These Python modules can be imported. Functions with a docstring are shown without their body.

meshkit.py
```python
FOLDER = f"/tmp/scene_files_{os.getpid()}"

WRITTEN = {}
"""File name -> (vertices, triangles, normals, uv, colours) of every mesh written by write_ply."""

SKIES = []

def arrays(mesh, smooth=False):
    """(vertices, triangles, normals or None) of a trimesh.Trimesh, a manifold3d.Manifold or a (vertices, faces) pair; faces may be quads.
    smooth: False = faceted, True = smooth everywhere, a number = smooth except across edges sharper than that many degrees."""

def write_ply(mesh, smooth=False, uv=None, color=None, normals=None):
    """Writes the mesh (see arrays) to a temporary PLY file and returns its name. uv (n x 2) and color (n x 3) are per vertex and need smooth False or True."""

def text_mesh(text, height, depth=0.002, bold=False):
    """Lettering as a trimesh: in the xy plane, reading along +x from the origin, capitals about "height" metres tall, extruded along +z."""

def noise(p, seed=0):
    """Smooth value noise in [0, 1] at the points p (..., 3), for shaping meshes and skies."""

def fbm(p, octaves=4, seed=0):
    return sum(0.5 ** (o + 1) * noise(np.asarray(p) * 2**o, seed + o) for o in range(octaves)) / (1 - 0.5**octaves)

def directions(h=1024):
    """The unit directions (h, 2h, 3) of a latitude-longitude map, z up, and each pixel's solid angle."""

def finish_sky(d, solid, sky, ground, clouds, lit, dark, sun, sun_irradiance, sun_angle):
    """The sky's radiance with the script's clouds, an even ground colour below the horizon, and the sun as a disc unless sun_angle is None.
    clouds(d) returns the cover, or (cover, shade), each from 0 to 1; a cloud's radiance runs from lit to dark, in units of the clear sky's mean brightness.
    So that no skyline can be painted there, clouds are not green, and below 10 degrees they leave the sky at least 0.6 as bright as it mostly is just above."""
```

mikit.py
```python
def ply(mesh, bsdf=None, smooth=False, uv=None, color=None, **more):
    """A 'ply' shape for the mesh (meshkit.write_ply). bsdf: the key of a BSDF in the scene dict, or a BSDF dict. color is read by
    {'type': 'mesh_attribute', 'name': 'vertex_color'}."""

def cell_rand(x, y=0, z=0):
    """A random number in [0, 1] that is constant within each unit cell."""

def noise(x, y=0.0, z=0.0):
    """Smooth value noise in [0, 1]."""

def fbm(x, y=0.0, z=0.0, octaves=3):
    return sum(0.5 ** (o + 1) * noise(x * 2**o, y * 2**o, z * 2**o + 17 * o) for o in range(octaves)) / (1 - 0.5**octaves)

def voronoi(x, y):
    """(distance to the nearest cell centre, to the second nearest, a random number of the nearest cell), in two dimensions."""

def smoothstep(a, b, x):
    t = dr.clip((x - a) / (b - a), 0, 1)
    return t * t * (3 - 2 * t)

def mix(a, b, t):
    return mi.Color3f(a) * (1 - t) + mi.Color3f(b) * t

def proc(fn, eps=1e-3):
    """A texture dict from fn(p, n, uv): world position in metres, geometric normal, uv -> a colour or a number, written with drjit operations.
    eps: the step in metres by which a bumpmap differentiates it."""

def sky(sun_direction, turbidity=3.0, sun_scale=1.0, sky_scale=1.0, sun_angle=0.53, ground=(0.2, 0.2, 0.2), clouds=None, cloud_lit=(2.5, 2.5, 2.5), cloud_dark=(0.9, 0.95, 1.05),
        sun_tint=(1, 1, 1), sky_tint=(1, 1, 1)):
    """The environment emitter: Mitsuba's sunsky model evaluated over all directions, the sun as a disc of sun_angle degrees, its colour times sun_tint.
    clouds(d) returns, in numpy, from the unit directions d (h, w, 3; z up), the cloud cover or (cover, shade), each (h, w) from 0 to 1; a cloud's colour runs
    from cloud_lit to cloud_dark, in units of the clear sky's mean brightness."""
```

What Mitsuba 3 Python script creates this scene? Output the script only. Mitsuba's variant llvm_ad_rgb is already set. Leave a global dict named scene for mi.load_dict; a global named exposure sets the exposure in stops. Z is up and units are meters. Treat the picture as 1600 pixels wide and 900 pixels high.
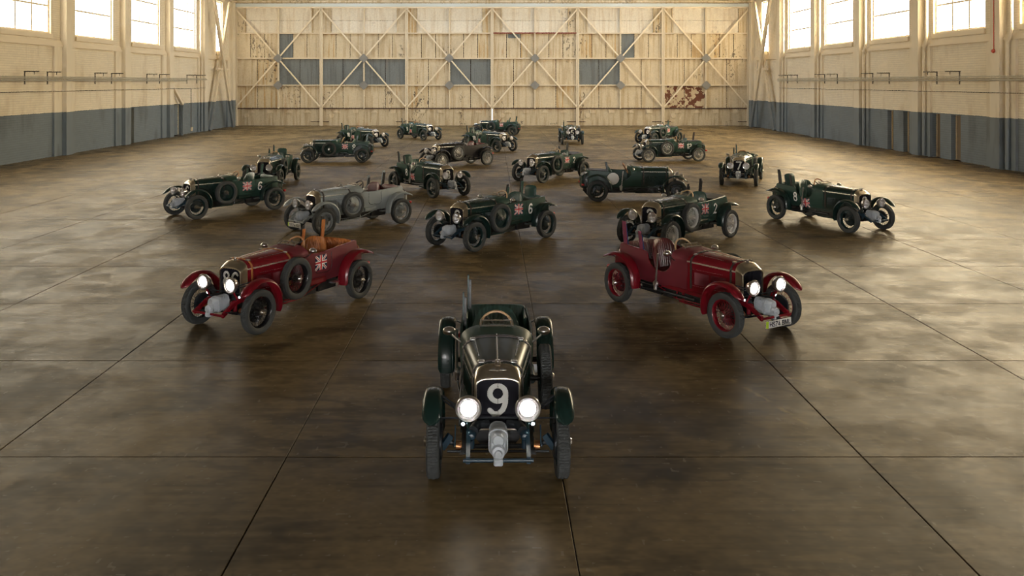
import math, random
import numpy as np, trimesh, mitsuba as mi, drjit as dr
import meshkit, mikit
from mikit import ply, proc, noise, fbm, smoothstep, mix, cell_rand

scene, labels = {}, {}
T = mi.ScalarTransform4f

# ------------------------------------------------------------------ camera, exposure, light levels
FPX, VPX, VPY, EYE = 1380.0, 769.0, 128.0, 3.94
scene['camera'] = {'type': 'perspective', 'fov': math.degrees(2 * math.atan(800 / FPX)), 'fov_axis': 'x',
                   'principal_point_offset_x': (800 - VPX) / 1600, 'principal_point_offset_y': (450 - VPY) / 900,
                   'near_clip': 0.1, 'far_clip': 300.0,
                   'to_world': T().look_at(origin=[0, 0, EYE], target=[0, 1, EYE], up=[0, 0, 1])}
exposure = 0.2
SIDE_L = (10.8, 9.7, 7.5)        # daylight through the milky side glazing, left
SIDE_R = (24.0, 20.0, 13.4)       # the same on the sunny side, right
ROOF = (2.6, 3.0, 3.6)           # roof lights
REAR_FILL = (34.0, 33.4, 32.6)           # added fill light from made-up glowing panels behind the camera
LAMP = (24.0, 22.0, 19.0)        # lit headlamps
SMALL_LAMP = (12.0, 18.0, 18.0)

# ------------------------------------------------------------------ materials
def rgb(c): return {'type': 'rgb', 'value': list(c)}
def prin(c, rough=0.5, metal=0.0, coat=0.0, coat_gloss=0.95, spec=0.5, sheen=0.0):
    d = {'type': 'principled', 'base_color': rgb(c) if isinstance(c, (tuple, list)) else c, 'roughness': rough, 'metallic': metal, 'specular': spec}
    if coat: d['clearcoat'] = coat; d['clearcoat_gloss'] = coat_gloss
    if sheen: d['sheen'] = sheen
    return {'type': 'twosided', 'bsdf': d}
def mat(k, *a, **kw): scene['m_' + k] = prin(*a, **kw)
def M(k): return {'type': 'ref', 'id': 'm_' + k}

def f_floor(p, n, uv):
    x, y = p.x, p.y
    big = fbm(x * 0.42, y * 0.42, 3.0, 3)
    mid = fbm(x * 1.7 + 9, y * 1.7, 5.0, 4)
    streak = fbm(x * 1.3, y * 13.0, 2.0, 3)
    fine = fbm(x * 12.0, y * 15.0, 1.0, 3)
    k = big * 0.35 + mid * 0.42 + streak * 0.23
    c = mix((0.066, 0.044, 0.018), (0.178, 0.128, 0.062), smoothstep(0.30, 0.68, k))
    c = c * (0.74 + 0.52 * fine)
    dark = smoothstep(0.58, 0.70, fbm(x * 1.1 + 31, y * 1.1 + 7, 2.0, 5))
    c = mix(c, c * 0.5, dark * 0.9)
    wisp = smoothstep(0.80, 0.97, 1 - dr.abs(2 * fbm(x * 0.9 + 5, y * 2.6, 4.0, 5) - 1)) * smoothstep(0.40, 0.62, fbm(x * 0.5, y * 0.5, 9.0, 2))
    c = c * (1 - 0.38 * wisp)
    spot = smoothstep(0.90, 0.96, noise(x * 17.0 + 3, y * 17.0, 8.0))
    c = mix(c, mi.Color3f(0.30, 0.27, 0.22), spot * 0.35)
    # rubber tyre arcs and a worn yellow line
    r1 = dr.sqrt(dr.square(x + 1.5) + dr.square(y - 14.2)); a1 = dr.exp(-dr.square((r1 - 3.6) / 0.07)) + dr.exp(-dr.square((r1 - 3.95) / 0.07))
    r2 = dr.sqrt(dr.square(x - 6.2) + dr.square(y - 5.2)); a2 = dr.exp(-dr.square((r2 - 5.6) / 0.10)) + dr.exp(-dr.square((r2 - 6.2) / 0.10))
    c = c * (1 - 0.30 * dr.minimum(a1 + a2, 1) * smoothstep(0.35, 0.6, fbm(x * 2, y * 2, 4.0, 3)))
    ly = (y - 10.05) / 1.75; lx = x - (3.66 - 0.52 * ly)
    line = dr.exp(-dr.square(lx / 0.035)) * smoothstep(0.0, 0.1, ly) * smoothstep(1.0, 0.9, ly) * smoothstep(0.3, 0.6, noise(x * 14, y * 14, 2.0))
    return mix(c, mi.Color3f(0.30, 0.21, 0.07), line * 0.6)
def f_floor_r(p, n, uv):
    return 0.38 + 0.09 * smoothstep(0.3, 0.72, fbm(p.x * 1.9 + 4, p.y * 1.9, 6.0, 5)) + 0.06 * noise(p.x * 9, p.y * 9, 1.0)
def f_floor_h(p, n, uv):
    return 0.0012 * fbm(p.x * 2.7, p.y * 2.7, 2.0, 3) + 0.0007 * noise(p.x * 13, p.y * 13, 1.0)
scene['m_floor'] = {'type': 'twosided', 'bsdf': {'type': 'bumpmap', 'arbitrary': proc(f_floor_h, eps=0.02), 'scale': 1.0,
                    'bsdf': {'type': 'principled', 'base_color': proc(f_floor), 'roughness': proc(f_floor_r), 'specular': 0.23}}}

DADO = 2.32
def f_wall(p, n, uv):
    along = p.y
    row = dr.floor(p.z / 0.115)
    u = along / 0.34 + 0.5 * (row - 2 * dr.floor(row / 2))
    fz, fu = p.z / 0.115 - row, u - dr.floor(u)
    mortar = 1 - smoothstep(0.0, 0.22, dr.minimum(fz, 1 - fz)) * (0.6 + 0.4 * smoothstep(0.0, 0.06, dr.minimum(fu, 1 - fu)))
    tone = 0.95 + 0.07 * cell_rand(dr.floor(u), row, 3)
    dirt = smoothstep(0.52, 0.78, fbm(p.y * 1.1, p.z * 0.5, p.x, 4))
    run = smoothstep(0.66, 0.84, fbm(p.y * 4.0, p.z * 0.5, 3.0, 3))
    cream = mix((0.70, 0.62, 0.47), (0.50, 0.40, 0.26), dr.minimum(dirt * 0.5 + run * 0.2, 1))
    blue = mix((0.145, 0.172, 0.188), (0.11, 0.128, 0.138), dirt)
    edge = DADO + 0.01 * noise(p.y * 6, 1.0, 2.0)
    c = dr.select(p.z > edge, cream, blue) * tone
    return c * (1 - 0.15 * mortar)
def f_pier(p, n, uv):
    dirt = smoothstep(0.5, 0.8, fbm(p.y * 2.0, p.z * 0.6, p.x * 2.0, 4))
    cream = mix((0.68, 0.60, 0.455), (0.50, 0.41, 0.27), dirt * 0.5)
    return dr.select(p.z > DADO, cream, mix((0.145, 0.172, 0.188), (0.11, 0.128, 0.138), dirt))
scene['m_pier'] = {'type': 'twosided', 'bsdf': {'type': 'principled', 'base_color': proc(f_pier), 'roughness': 0.5, 'specular': 0.3}}
scene['m_wall'] = {'type': 'twosided', 'bsdf': {'type': 'principled', 'base_color': proc(f_wall), 'roughness': 0.6, 'specular': 0.3}}

def f_panel(base, streak, rust):
    def f(p, n, uv):
        x, z = p.x, p.z
        s = fbm(x * 7.0, z * 0.45, 2.0, 4)
        c = mix(base, streak, smoothstep(0.45, 0.75, s))
        r = smoothstep(0.64, 0.86, fbm(x * 8.0 + 40, z * 0.6, 7.0, 4)) * 0.7 * smoothstep(0.3, 0.7, noise(x * 0.5, z * 0.5, 9.0))
        c = mix(c, mi.Color3f(0.34, 0.17, 0.06), r * rust)
        flake = smoothstep(0.635, 0.68, fbm(x * 9.0, z * 5.0, 21.0, 4)) * smoothstep(0.72, 0.80, noise(x * 0.75 + 3, z * 0.45, 5.0))
        c = mix(c, mi.Color3f(0.06, 0.045, 0.035), flake * 0.85 * rust)
        below = mi.Float(0)          # rust below each girt, with its shadow line painted into the same band
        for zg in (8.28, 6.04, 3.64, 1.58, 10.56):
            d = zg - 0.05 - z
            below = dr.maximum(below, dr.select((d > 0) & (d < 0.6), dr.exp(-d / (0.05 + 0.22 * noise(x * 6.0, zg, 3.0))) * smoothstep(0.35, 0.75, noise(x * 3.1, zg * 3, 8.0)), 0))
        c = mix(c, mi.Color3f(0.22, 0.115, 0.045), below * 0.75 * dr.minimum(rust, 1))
        return c * (0.93 + 0.14 * noise(x * 14, z * 14, 4.0))
    return f
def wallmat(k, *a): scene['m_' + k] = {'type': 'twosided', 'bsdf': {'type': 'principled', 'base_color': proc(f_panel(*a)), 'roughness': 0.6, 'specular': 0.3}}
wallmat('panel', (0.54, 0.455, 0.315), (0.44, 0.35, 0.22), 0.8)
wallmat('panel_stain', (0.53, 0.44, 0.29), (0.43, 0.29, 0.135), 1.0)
wallmat('panel_pale', (0.63, 0.575, 0.465), (0.56, 0.485, 0.365), 0.35)
wallmat('panel_grey', (0.150, 0.165, 0.165), (0.115, 0.125, 0.125), 0.25)
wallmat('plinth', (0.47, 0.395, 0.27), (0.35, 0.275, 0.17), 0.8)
mat('girt', (0.56, 0.48, 0.345), 0.6)
mat('header', (0.55, 0.60, 0.58), 0.5)
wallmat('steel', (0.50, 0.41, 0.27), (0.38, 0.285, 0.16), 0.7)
def f_rust(p, n, uv):
    k = smoothstep(0.47, 0.55, fbm(p.x * 3.0, p.z * 3.0, 5.0, 5))
    return mix((0.48, 0.385, 0.25), (0.115, 0.036, 0.016), k)
scene['m_panel_rust'] = {'type': 'twosided', 'bsdf': {'type': 'principled', 'base_color': proc(f_rust), 'roughness': 0.75}}
def f_brace(p, n, uv):
    return dr.select(p.z > DADO, mi.Color3f(0.60, 0.51, 0.36), mi.Color3f(0.125, 0.145, 0.155)) * (0.9 + 0.2 * noise(p.x * 9, p.y * 9, p.z * 2))
scene['m_brace_paint'] = {'type': 'twosided', 'bsdf': {'type': 'principled', 'base_color': proc(f_brace), 'roughness': 0.55}}
mat('paintwood', (0.66, 0.57, 0.42), 0.55)
mat('gusset', (0.19, 0.185, 0.17), 0.6)
mat('rail_dark', (0.05, 0.025, 0.015), 0.7)
mat('red_oxide', (0.16, 0.035, 0.02), 0.7)
mat('roof', (0.17, 0.155, 0.13), 0.8)
mat('pipe', (0.34, 0.32, 0.25), 0.45)
mat('bracket', (0.06, 0.05, 0.04), 0.6)
mat('door_brown', (0.16, 0.12, 0.08), 0.6)
mat('door_cream', (0.60, 0.50, 0.34), 0.6)
mat('blue_paint', (0.14, 0.165, 0.18), 0.5)
mat('joint', (0.03, 0.023, 0.015), 0.9)
mat('alarm_red', (0.45, 0.06, 0.03), 0.4)
mat('glass_dull', (0.8, 0.8, 0.8), 0.3)

# cars
def f_cloth(c):
    def f(p, n, uv): return mi.Color3f(c) * (0.86 + 0.28 * noise(p.x * 60, p.y * 60, p.z * 60))
    return f
mat('green_gloss', (0.0055, 0.0195, 0.0160), 0.25, coat=0.7, spec=0.25)
mat('green_cloth', (0.020, 0.050, 0.038), 0.42, spec=0.3)
mat('green_dark_cloth', (0.008, 0.034, 0.029), 0.38, spec=0.3)
mat('red_gloss', (0.140, 0.0028, 0.0085), 0.25, coat=0.7, spec=0.25)
mat('red_cloth', (0.128, 0.0165, 0.024), 0.55, spec=0.3)
mat('grey_gloss', (0.235, 0.258, 0.252), 0.3, coat=0.8)
mat('grey_cloth', (0.255, 0.278, 0.270), 0.45)
mat('black_gloss', (0.006, 0.006, 0.007), 0.25, coat=0.7, spec=0.25)
mat('black_cloth', (0.022, 0.020, 0.021), 0.45, spec=0.3)
mat('tyre', (0.040, 0.043, 0.042), 0.7, spec=0.3)
mat('chrome', (0.78, 0.76, 0.74), 0.12, 1.0)
mat('nickel', (0.74, 0.67, 0.56), 0.22, 1.0)
mat('reflector', (0.9, 0.9, 0.92), 0.36, 1.0)
mat('trim', (0.86, 0.85, 0.82), 0.32, 1.0)
mat('silver_wheel', (0.80, 0.80, 0.79), 0.42, 0.6)
mat('silver', (0.60, 0.60, 0.60), 0.28, 1.0)
mat('cast', (0.44, 0.475, 0.51), 0.5, 0.1)
mat('copper', (0.45, 0.22, 0.10), 0.35, 1.0)
mat('black', (0.008, 0.008, 0.009), 0.4)
mat('dark_steel', (0.020, 0.024, 0.028), 0.35, 0.3)
mat('mesh', (0.006, 0.006, 0.010), 0.7, spec=0.15)
mat('white', (0.84, 0.83, 0.79), 0.5)
mat('stencil', (0.55, 0.55, 0.52), 0.6)
mat('plate_green', (0.42, 0.60, 0.03), 0.5)
mat('text_dark', (0.008, 0.008, 0.02), 0.5)
mat('wood', (0.42, 0.20, 0.085), 0.35, coat=0.6)
mat('pale_rim', (0.55, 0.36, 0.20), 0.4, coat=0.4)
mat('tan', (0.42, 0.135, 0.028), 0.38, spec=0.6)
mat('strap_tan', (0.30, 0.105, 0.030), 0.5)
mat('strap_dark', (0.035, 0.024, 0.020), 0.5)
mat('oxblood', (0.085, 0.010, 0.012), 0.30, spec=0.7)
mat('green_leather', (0.028, 0.066, 0.053), 0.30, spec=0.7)
mat('blue_trim', (0.010, 0.035, 0.10), 0.45)
mat('purple_trim', (0.15, 0.02, 0.05), 0.45)
mat('tail_red', (0.42, 0.012, 0.010), 0.2, coat=0.8)
mat('wheel_green', (0.006, 0.020, 0.020), 0.3, coat=0.6)
mat('wheel_grey', (0.30, 0.32, 0.33), 0.35, 0.4)
mat('blue_steel', (0.010, 0.030, 0.048), 0.38, coat=0.15)
scene['m_lens'] = {'type': 'thindielectric', 'int_ior': 1.5}
def f_flag(p, n, uv):
    u, v = uv.x * 2 - 1, uv.y * 2 - 1
    navy, red, white = mi.Color3f(0.008, 0.012, 0.045), mi.Color3f(0.46, 0.022, 0.030), mi.Color3f(0.72, 0.70, 0.66)
    d = dr.minimum(dr.abs(u - v), dr.abs(u + v))
    c = dr.select(d < 0.23, white, navy)
    c = dr.select(d < 0.08, red, c)
    cross = dr.minimum(dr.abs(u), dr.abs(v))
    c = dr.select(cross < 0.24, white, c)
    return dr.select(cross < 0.13, red, c)
scene['m_flag'] = {'type': 'twosided', 'bsdf': {'type': 'principled', 'base_color': proc(f_flag), 'roughness': 0.5}}

# ------------------------------------------------------------------ mesh helpers
def mesh(v, f): return (np.asarray(v, float), np.asarray(f, int))
def tri(f):
    f = np.asarray(f, int)
    return np.vstack([f[:, [0, 1, 2]], f[:, [0, 2, 3]]]) if f.shape[1] == 4 else f
def join(*ms):
    ms = [m for m in ms if m is not None]
    vs, fs, o = [], [], 0
    for v, f in ms:
        vs.append(v); fs.append(tri(f) + o); o += len(v)
    return np.vstack(vs), np.vstack(fs)
def move(m, t=(0, 0, 0), rot=None):
    v = m[0]
    if rot is not None: v = v @ np.asarray(rot).T
    return v + np.asarray(t, float), m[1]
def mirror(m):
    return m[0] * [1, -1, 1], tri(m[1])[:, ::-1]
def RX(a): c, s = math.cos(a), math.sin(a); return np.array([[1, 0, 0], [0, c, -s], [0, s, c]])
def RY(a): c, s = math.cos(a), math.sin(a); return np.array([[c, 0, s], [0, 1, 0], [-s, 0, c]])
def RZ(a): c, s = math.cos(a), math.sin(a); return np.array([[c, -s, 0], [s, c, 0], [0, 0, 1]])
BF = np.array([[0, 1, 3, 2], [4, 6, 7, 5], [0, 4, 5, 1], [2, 3, 7, 6], [0, 2, 6, 4], [1, 5, 7, 3]])
def box(x0, x1, y0, y1, z0, z1):
    return mesh([[x, y, z] for x in (x0, x1) for y in (y0, y1) for z in (z0, z1)], BF)
def cbox(x0, x1, y0, y1, z0, z1, c=0.02):
    """a box with chamfered edges"""
    pts = []
    for x, sx in ((x0, 1), (x1, -1)):
        for y, sy in ((y0, 1), (y1, -1)):
            for z, sz in ((z0, 1), (z1, -1)):
                pts += [[x, y + sy * c, z + sz * c], [x + sx * c, y, z + sz * c], [x + sx * c, y + sy * c, z]]
    h = trimesh.convex.convex_hull(np.array(pts))
    return np.array(h.vertices), np.array(h.faces)
def grid_faces(n, m, closed_n=False, closed_m=False):
    i, j = np.meshgrid(np.arange(n if closed_n else n - 1), np.arange(m if closed_m else m - 1), indexing='ij')
    i, j = i.ravel(), j.ravel(); i2, j2 = (i + 1) % n, (j + 1) % m
    return np.stack([i * m + j, i * m + j2, i2 * m + j2, i2 * m + j], 1)
def loft(rings, caps=True):
    r = np.asarray(rings, float); n, m, _ = r.shape
    v, f = r.reshape(-1, 3), tri(grid_faces(n, m, False, True))
    if caps:
        v = np.vstack([v, r[0].mean(0), r[-1].mean(0)]); k = np.arange(m); k2 = (k + 1) % m
        f = np.vstack([f, np.stack([k2, k, k * 0 + n * m], 1), np.stack([(n - 1) * m + k, (n - 1) * m + k2, k * 0 + n * m + 1], 1)])
    return orient((v, f))
def orient(m):
    v, f = m; f = tri(f)
    a, b, c = v[f[:, 0]], v[f[:, 1]], v[f[:, 2]]
    return (v, f[:, ::-1]) if np.einsum('ij,ij->i', a, np.cross(b, c)).sum() < 0 else (v, f)
def spline(pts, n):
    from scipy.interpolate import CubicSpline
    p = np.asarray(pts, float)
    d = np.r_[0, np.cumsum(np.linalg.norm(np.diff(p, axis=0), axis=1))]
    return CubicSpline(d, p)(np.linspace(0, d[-1], n))
def tube(pts, r, sides=8, closed=False, caps=True):
    p = np.asarray(pts, float); n = len(p)
    t = (np.roll(p, -1, 0) - np.roll(p, 1, 0)) if closed else np.gradient(p, axis=0)
    t /= np.linalg.norm(t, axis=1, keepdims=True) + 1e-12
    a = np.cross(t[0], [0, 0, 1.0] if abs(t[0][2]) < 0.9 else [1.0, 0, 0]); a /= np.linalg.norm(a)
    A = []
    for k in range(n):
        a = a - t[k] * (a @ t[k]); a /= np.linalg.norm(a); A.append(a)
    A = np.array(A); B = np.cross(t, A); ang = np.arange(sides) * 2 * np.pi / sides
    r = np.broadcast_to(r, (n,))[:, None, None]
    rings = p[:, None] + r * (np.cos(ang)[None, :, None] * A[:, None] + np.sin(ang)[None, :, None] * B[:, None])
    if closed: return orient((rings.reshape(-1, 3), tri(grid_faces(n, sides, True, True))))
    return loft(rings, caps)
def rod(a, b, r, sides=6, r2=None): return tube([a, b], [r, r if r2 is None else r2], sides)
def lathe(prof, n=24, axis='y', close=False):
    """prof: (radius, height along the axis) points"""
    pr = np.asarray(prof, float); a = np.arange(n) * 2 * np.pi / n
    R, H = pr[:, 0][:, None], pr[:, 1][:, None]
    u, w, h = R * np.cos(a), R * np.sin(a), H + 0 * a
    v = np.stack({'y': (u, h, w), 'x': (h, u, w), 'z': (u, w, h)}[axis], -1).reshape(-1, 3)
    return orient((v, tri(grid_faces(len(pr), n, close, True))))
def prism(poly, t, axis='z', at=0.0):
    """poly extruded over [at, at + t] along the axis; 2D order: z (x, y), y (x, z), x (y, z)"""
    import shapely.geometry as sg
    m = trimesh.creation.extrude_polygon(sg.Polygon(poly), t, engine='earcut')
    v = np.array(m.vertices); f = np.array(m.faces)
    v = v + [0, 0, at]
    if axis == 'y': v = v[:, [0, 2, 1]]; f = f[:, ::-1]
    if axis == 'x': v = v[:, [2, 0, 1]]
    return v, f
def bar(a, b, w, h, up=(0, 0, 1)):
    """a straight bar of section w (sideways) x h (along up)"""
    a, b = np.asarray(a, float), np.asarray(b, float); t = (b - a) / np.linalg.norm(b - a)
    s = np.cross(t, up); s /= np.linalg.norm(s); u = np.cross(s, t)
    v = [p + i * s * w / 2 + j * u * h / 2 for p in (a, b) for i in (-1, 1) for j in (-1, 1)]
    return orient_box(mesh(v, BF))
def orient_box(m):
    v, f = m; f = tri(f); c = v.mean(0)
    nrm = np.cross(v[f[:, 1]] - v[f[:, 0]], v[f[:, 2]] - v[f[:, 0]])
    bad = np.einsum('ij,ij->i', nrm, v[f].mean(1) - c) < 0
    f = f.copy(); f[bad] = f[bad][:, ::-1]
    return v, f
def interp(x, xs, ys):
    o = np.argsort(xs); return np.interp(x, np.asarray(xs)[o], np.asarray(ys)[o])

# ------------------------------------------------------------------ scene entry helpers
used = {}
def key_for(base, parent=None):
    k = (parent + '__' if parent else '') + base
    n = used.get(k, 0); used[k] = n + 1
    return k if n == 0 else f'{k}_{n:03d}'
def add(base, m, material, parent=None, smooth=False, to_world=None, emit=None, uv=None, **lab):
    k = key_for(base, parent)
    d = m if isinstance(m, dict) else ply(m, smooth=smooth, uv=uv)
    d = dict(d); d['bsdf'] = M(material)
    if to_world is not None: d['to_world'] = to_world
    if emit is not None: d['emitter'] = {'type': 'area', 'radiance': rgb(emit)}
    scene[k] = d
    if lab: labels[k] = lab
    return k
def thing(base, **lab):
    k = key_for(base)
    labels[k] = lab
    return k

# ------------------------------------------------------------------ the hangar
XW, XP, YB, Y0 = 23.2, 22.85, 78.8, -36.0
BAY = 7.62
PIER = [39.8 + BAY * k for k in range(-9, 6)]       # piers along both side walls; the last stands in the back corner
TOP = 12.0

# floor: slabs with open joints
XJ = [-23.2, -20.86, -17.76, -14.66, -11.56, -8.46, -5.27, -2.16, 0.70, 3.89, 7.03, 10.05, 13.15, 16.25, 19.35, 22.2, 23.2]
YJ = [Y0, 6.08] + [9.28 + 3.2 * k for k in range(12)] + [55.0, 66.0, YB]
add('floor', join(box(-XW, XW, Y0, YB, -0.30, -0.02)), 'joint', kind='structure', label='brown stained concrete floor of the hangar, laid in large slabs')
rng = random.Random(5)
g = 0.0065
for i in range(len(XJ) - 1):
    for j in range(len(YJ) - 1):
        dz = rng.uniform(-0.0015, 0.0015)
        x0, x1, y0, y1 = XJ[i] + g, XJ[i + 1] - g, YJ[j] + g, YJ[j + 1] - g
        c = 0.004
        v = [[x0, y0, -0.02], [x1, y0, -0.02], [x1, y1, -0.02], [x0, y1, -0.02],
             [x0, y0, dz - c], [x1, y0, dz - c], [x1, y1, dz - c], [x0, y1, dz - c],
             [x0 + c, y0 + c, dz], [x1 - c, y0 + c, dz], [x1 - c, y1 - c, dz], [x0 + c, y1 - c, dz]]
        f = [[8, 9, 10, 11]] + [[a + o, (a + 1) % 4 + o, (a + 1) % 4 + o + 4, a + o + 4] for o in (0, 4) for a in range(4)]
        add('slab', mesh(v, f), 'floor', 'floor')

# side walls
WZ0, WZ1 = 6.52, 10.74
def side_wall(s, name, openings):
    """s = -1 left, +1 right; openings: (y0, y1, height) doorways"""
    parts = []
    X0, X1 = XW, XW + 0.45
    ys = sorted(openings)
    y = Y0
    for a, b, h in ys:
        parts.append(box(X0, X1, y, a, 0, DADO + 0.02)); parts.append(box(X0, X1, a, b, h, DADO + 0.02)) if h < DADO else None
        y = b
    parts.append(box(X0, X1, y, YB, 0, DADO + 0.02))
    parts.append(box(X0, X1, Y0, YB, DADO + 0.02, WZ0 - 0.05))
    parts.append(box(X0, X1, Y0, YB, WZ1 + 0.05, TOP))
    wins = windows_y()
    y = Y0
    for a, b in wins:
        parts.append(box(X0, X1, y, a, WZ0 - 0.05, WZ1 + 0.05)); y = b
    parts.append(box(X0, X1, y, YB, WZ0 - 0.05, WZ1 + 0.05))
    parts.append(box(X0 + 0.6, X0 + 0.65, Y0, YB, 0, DADO + 0.1))
    m = orient_all(parts)
    m = (m[0] * [s, 1, 1], m[1])
    k = add(name, m, 'wall', kind='structure', label=f"cream painted brick {'left' if s < 0 else 'right'} wall with a blue-grey dado")
    for yp in PIER:
        y1 = min(yp + 0.75, YB)
        pm = join(box(XP, XW, yp, y1, 0, TOP), box(XW - 0.12, XW, yp - 0.85, yp, 0, 5.82), box(XW - 0.12, XW, y1, min(y1 + 0.7, YB), 0, 5.82))
        add('pier', (pm[0] * [s, 1, 1], pm[1]), 'pier', k)
    for a, b in zip(PIER[:-1], PIER[1:]):
        sm = join(box(XW - 0.17, XW, a + 0.75, b, 5.82, 5.95), box(XW - 0.09, XW, a + 0.75, b, 5.95, 6.12))
        add('sill_band', (sm[0] * [s, 1, 1], sm[1]), 'paintwood', k)
    return k
def orient_all(parts): return join(*parts)
def windows_y():
    out = []
    for k, (a, b) in enumerate(zip(PIER[:-1], PIER[1:])):
        c = (a + 0.75 + b) / 2
        w = 2.45
        if k == len(PIER) - 2: out.append((c - 0.25, c + 1.55))
        else: out.append((c - w, c + w))
    return out
DOORS_R = [(56.6 - 4.7, 57.5 - 4.7), (54.3 - 4.6, 55.25 - 4.6), (50.7 - 4.2, 51.7 - 4.2), (48.5 - 4.2, 49.5 - 4.2)]
F_ = FPX
def yw(px): return FPX * XW / abs(VPX - px)
open_r = [(yw(b), yw(a), 2.28) for a, b in ((1386.7, 1396), (1411.5, 1422.4), (1455.7, 1469), (1486, 1501))]
open_l = [(yw(199), yw(209.4), 2.28), (yw(268), yw(284), 2.30)]
wl = side_wall(-1, 'wall_left', open_l)
wr = side_wall(1, 'wall_right', open_r)
n_door = 0
def wall_door(s, a, b, m, which):
    k = add('door_' + str(len([q for q in labels if q.startswith('door_')]) + 1), join(orient_box(box(min(s * (XW + 0.28), s * (XW + 0.34)), max(s * (XW + 0.28), s * (XW + 0.34)), a + 0.05, b - 0.05, 0, 2.26))), m, kind='structure',
            label=f"narrow door set back in the blue-grey dado of the {'left' if s < 0 else 'right'} wall, {which} from the camera")
    fr = join(box(XW + 0.24, XW + 0.36, a, a + 0.06, 0, 2.28), box(XW + 0.24, XW + 0.36, b - 0.06, b, 0, 2.28))
    add('frame', (fr[0] * [s, 1, 1], fr[1]), 'door_cream', k)
    hm = box(XW + 0.22, XW + 0.28, a + 0.14, a + 0.22, 1.0, 1.12)
    add('handle', (hm[0] * [s, 1, 1], hm[1]), 'bracket', k)
for (a, b, h), w_ in zip(sorted(open_r), ('first', 'second', 'third', 'fourth')): wall_door(1, a, b, 'door_brown', w_)
wall_door(-1, *open_l[0][:2], 'door_cream', 'first')
wall_door(-1, *open_l[1][:2], 'blue_paint', 'second')

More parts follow.
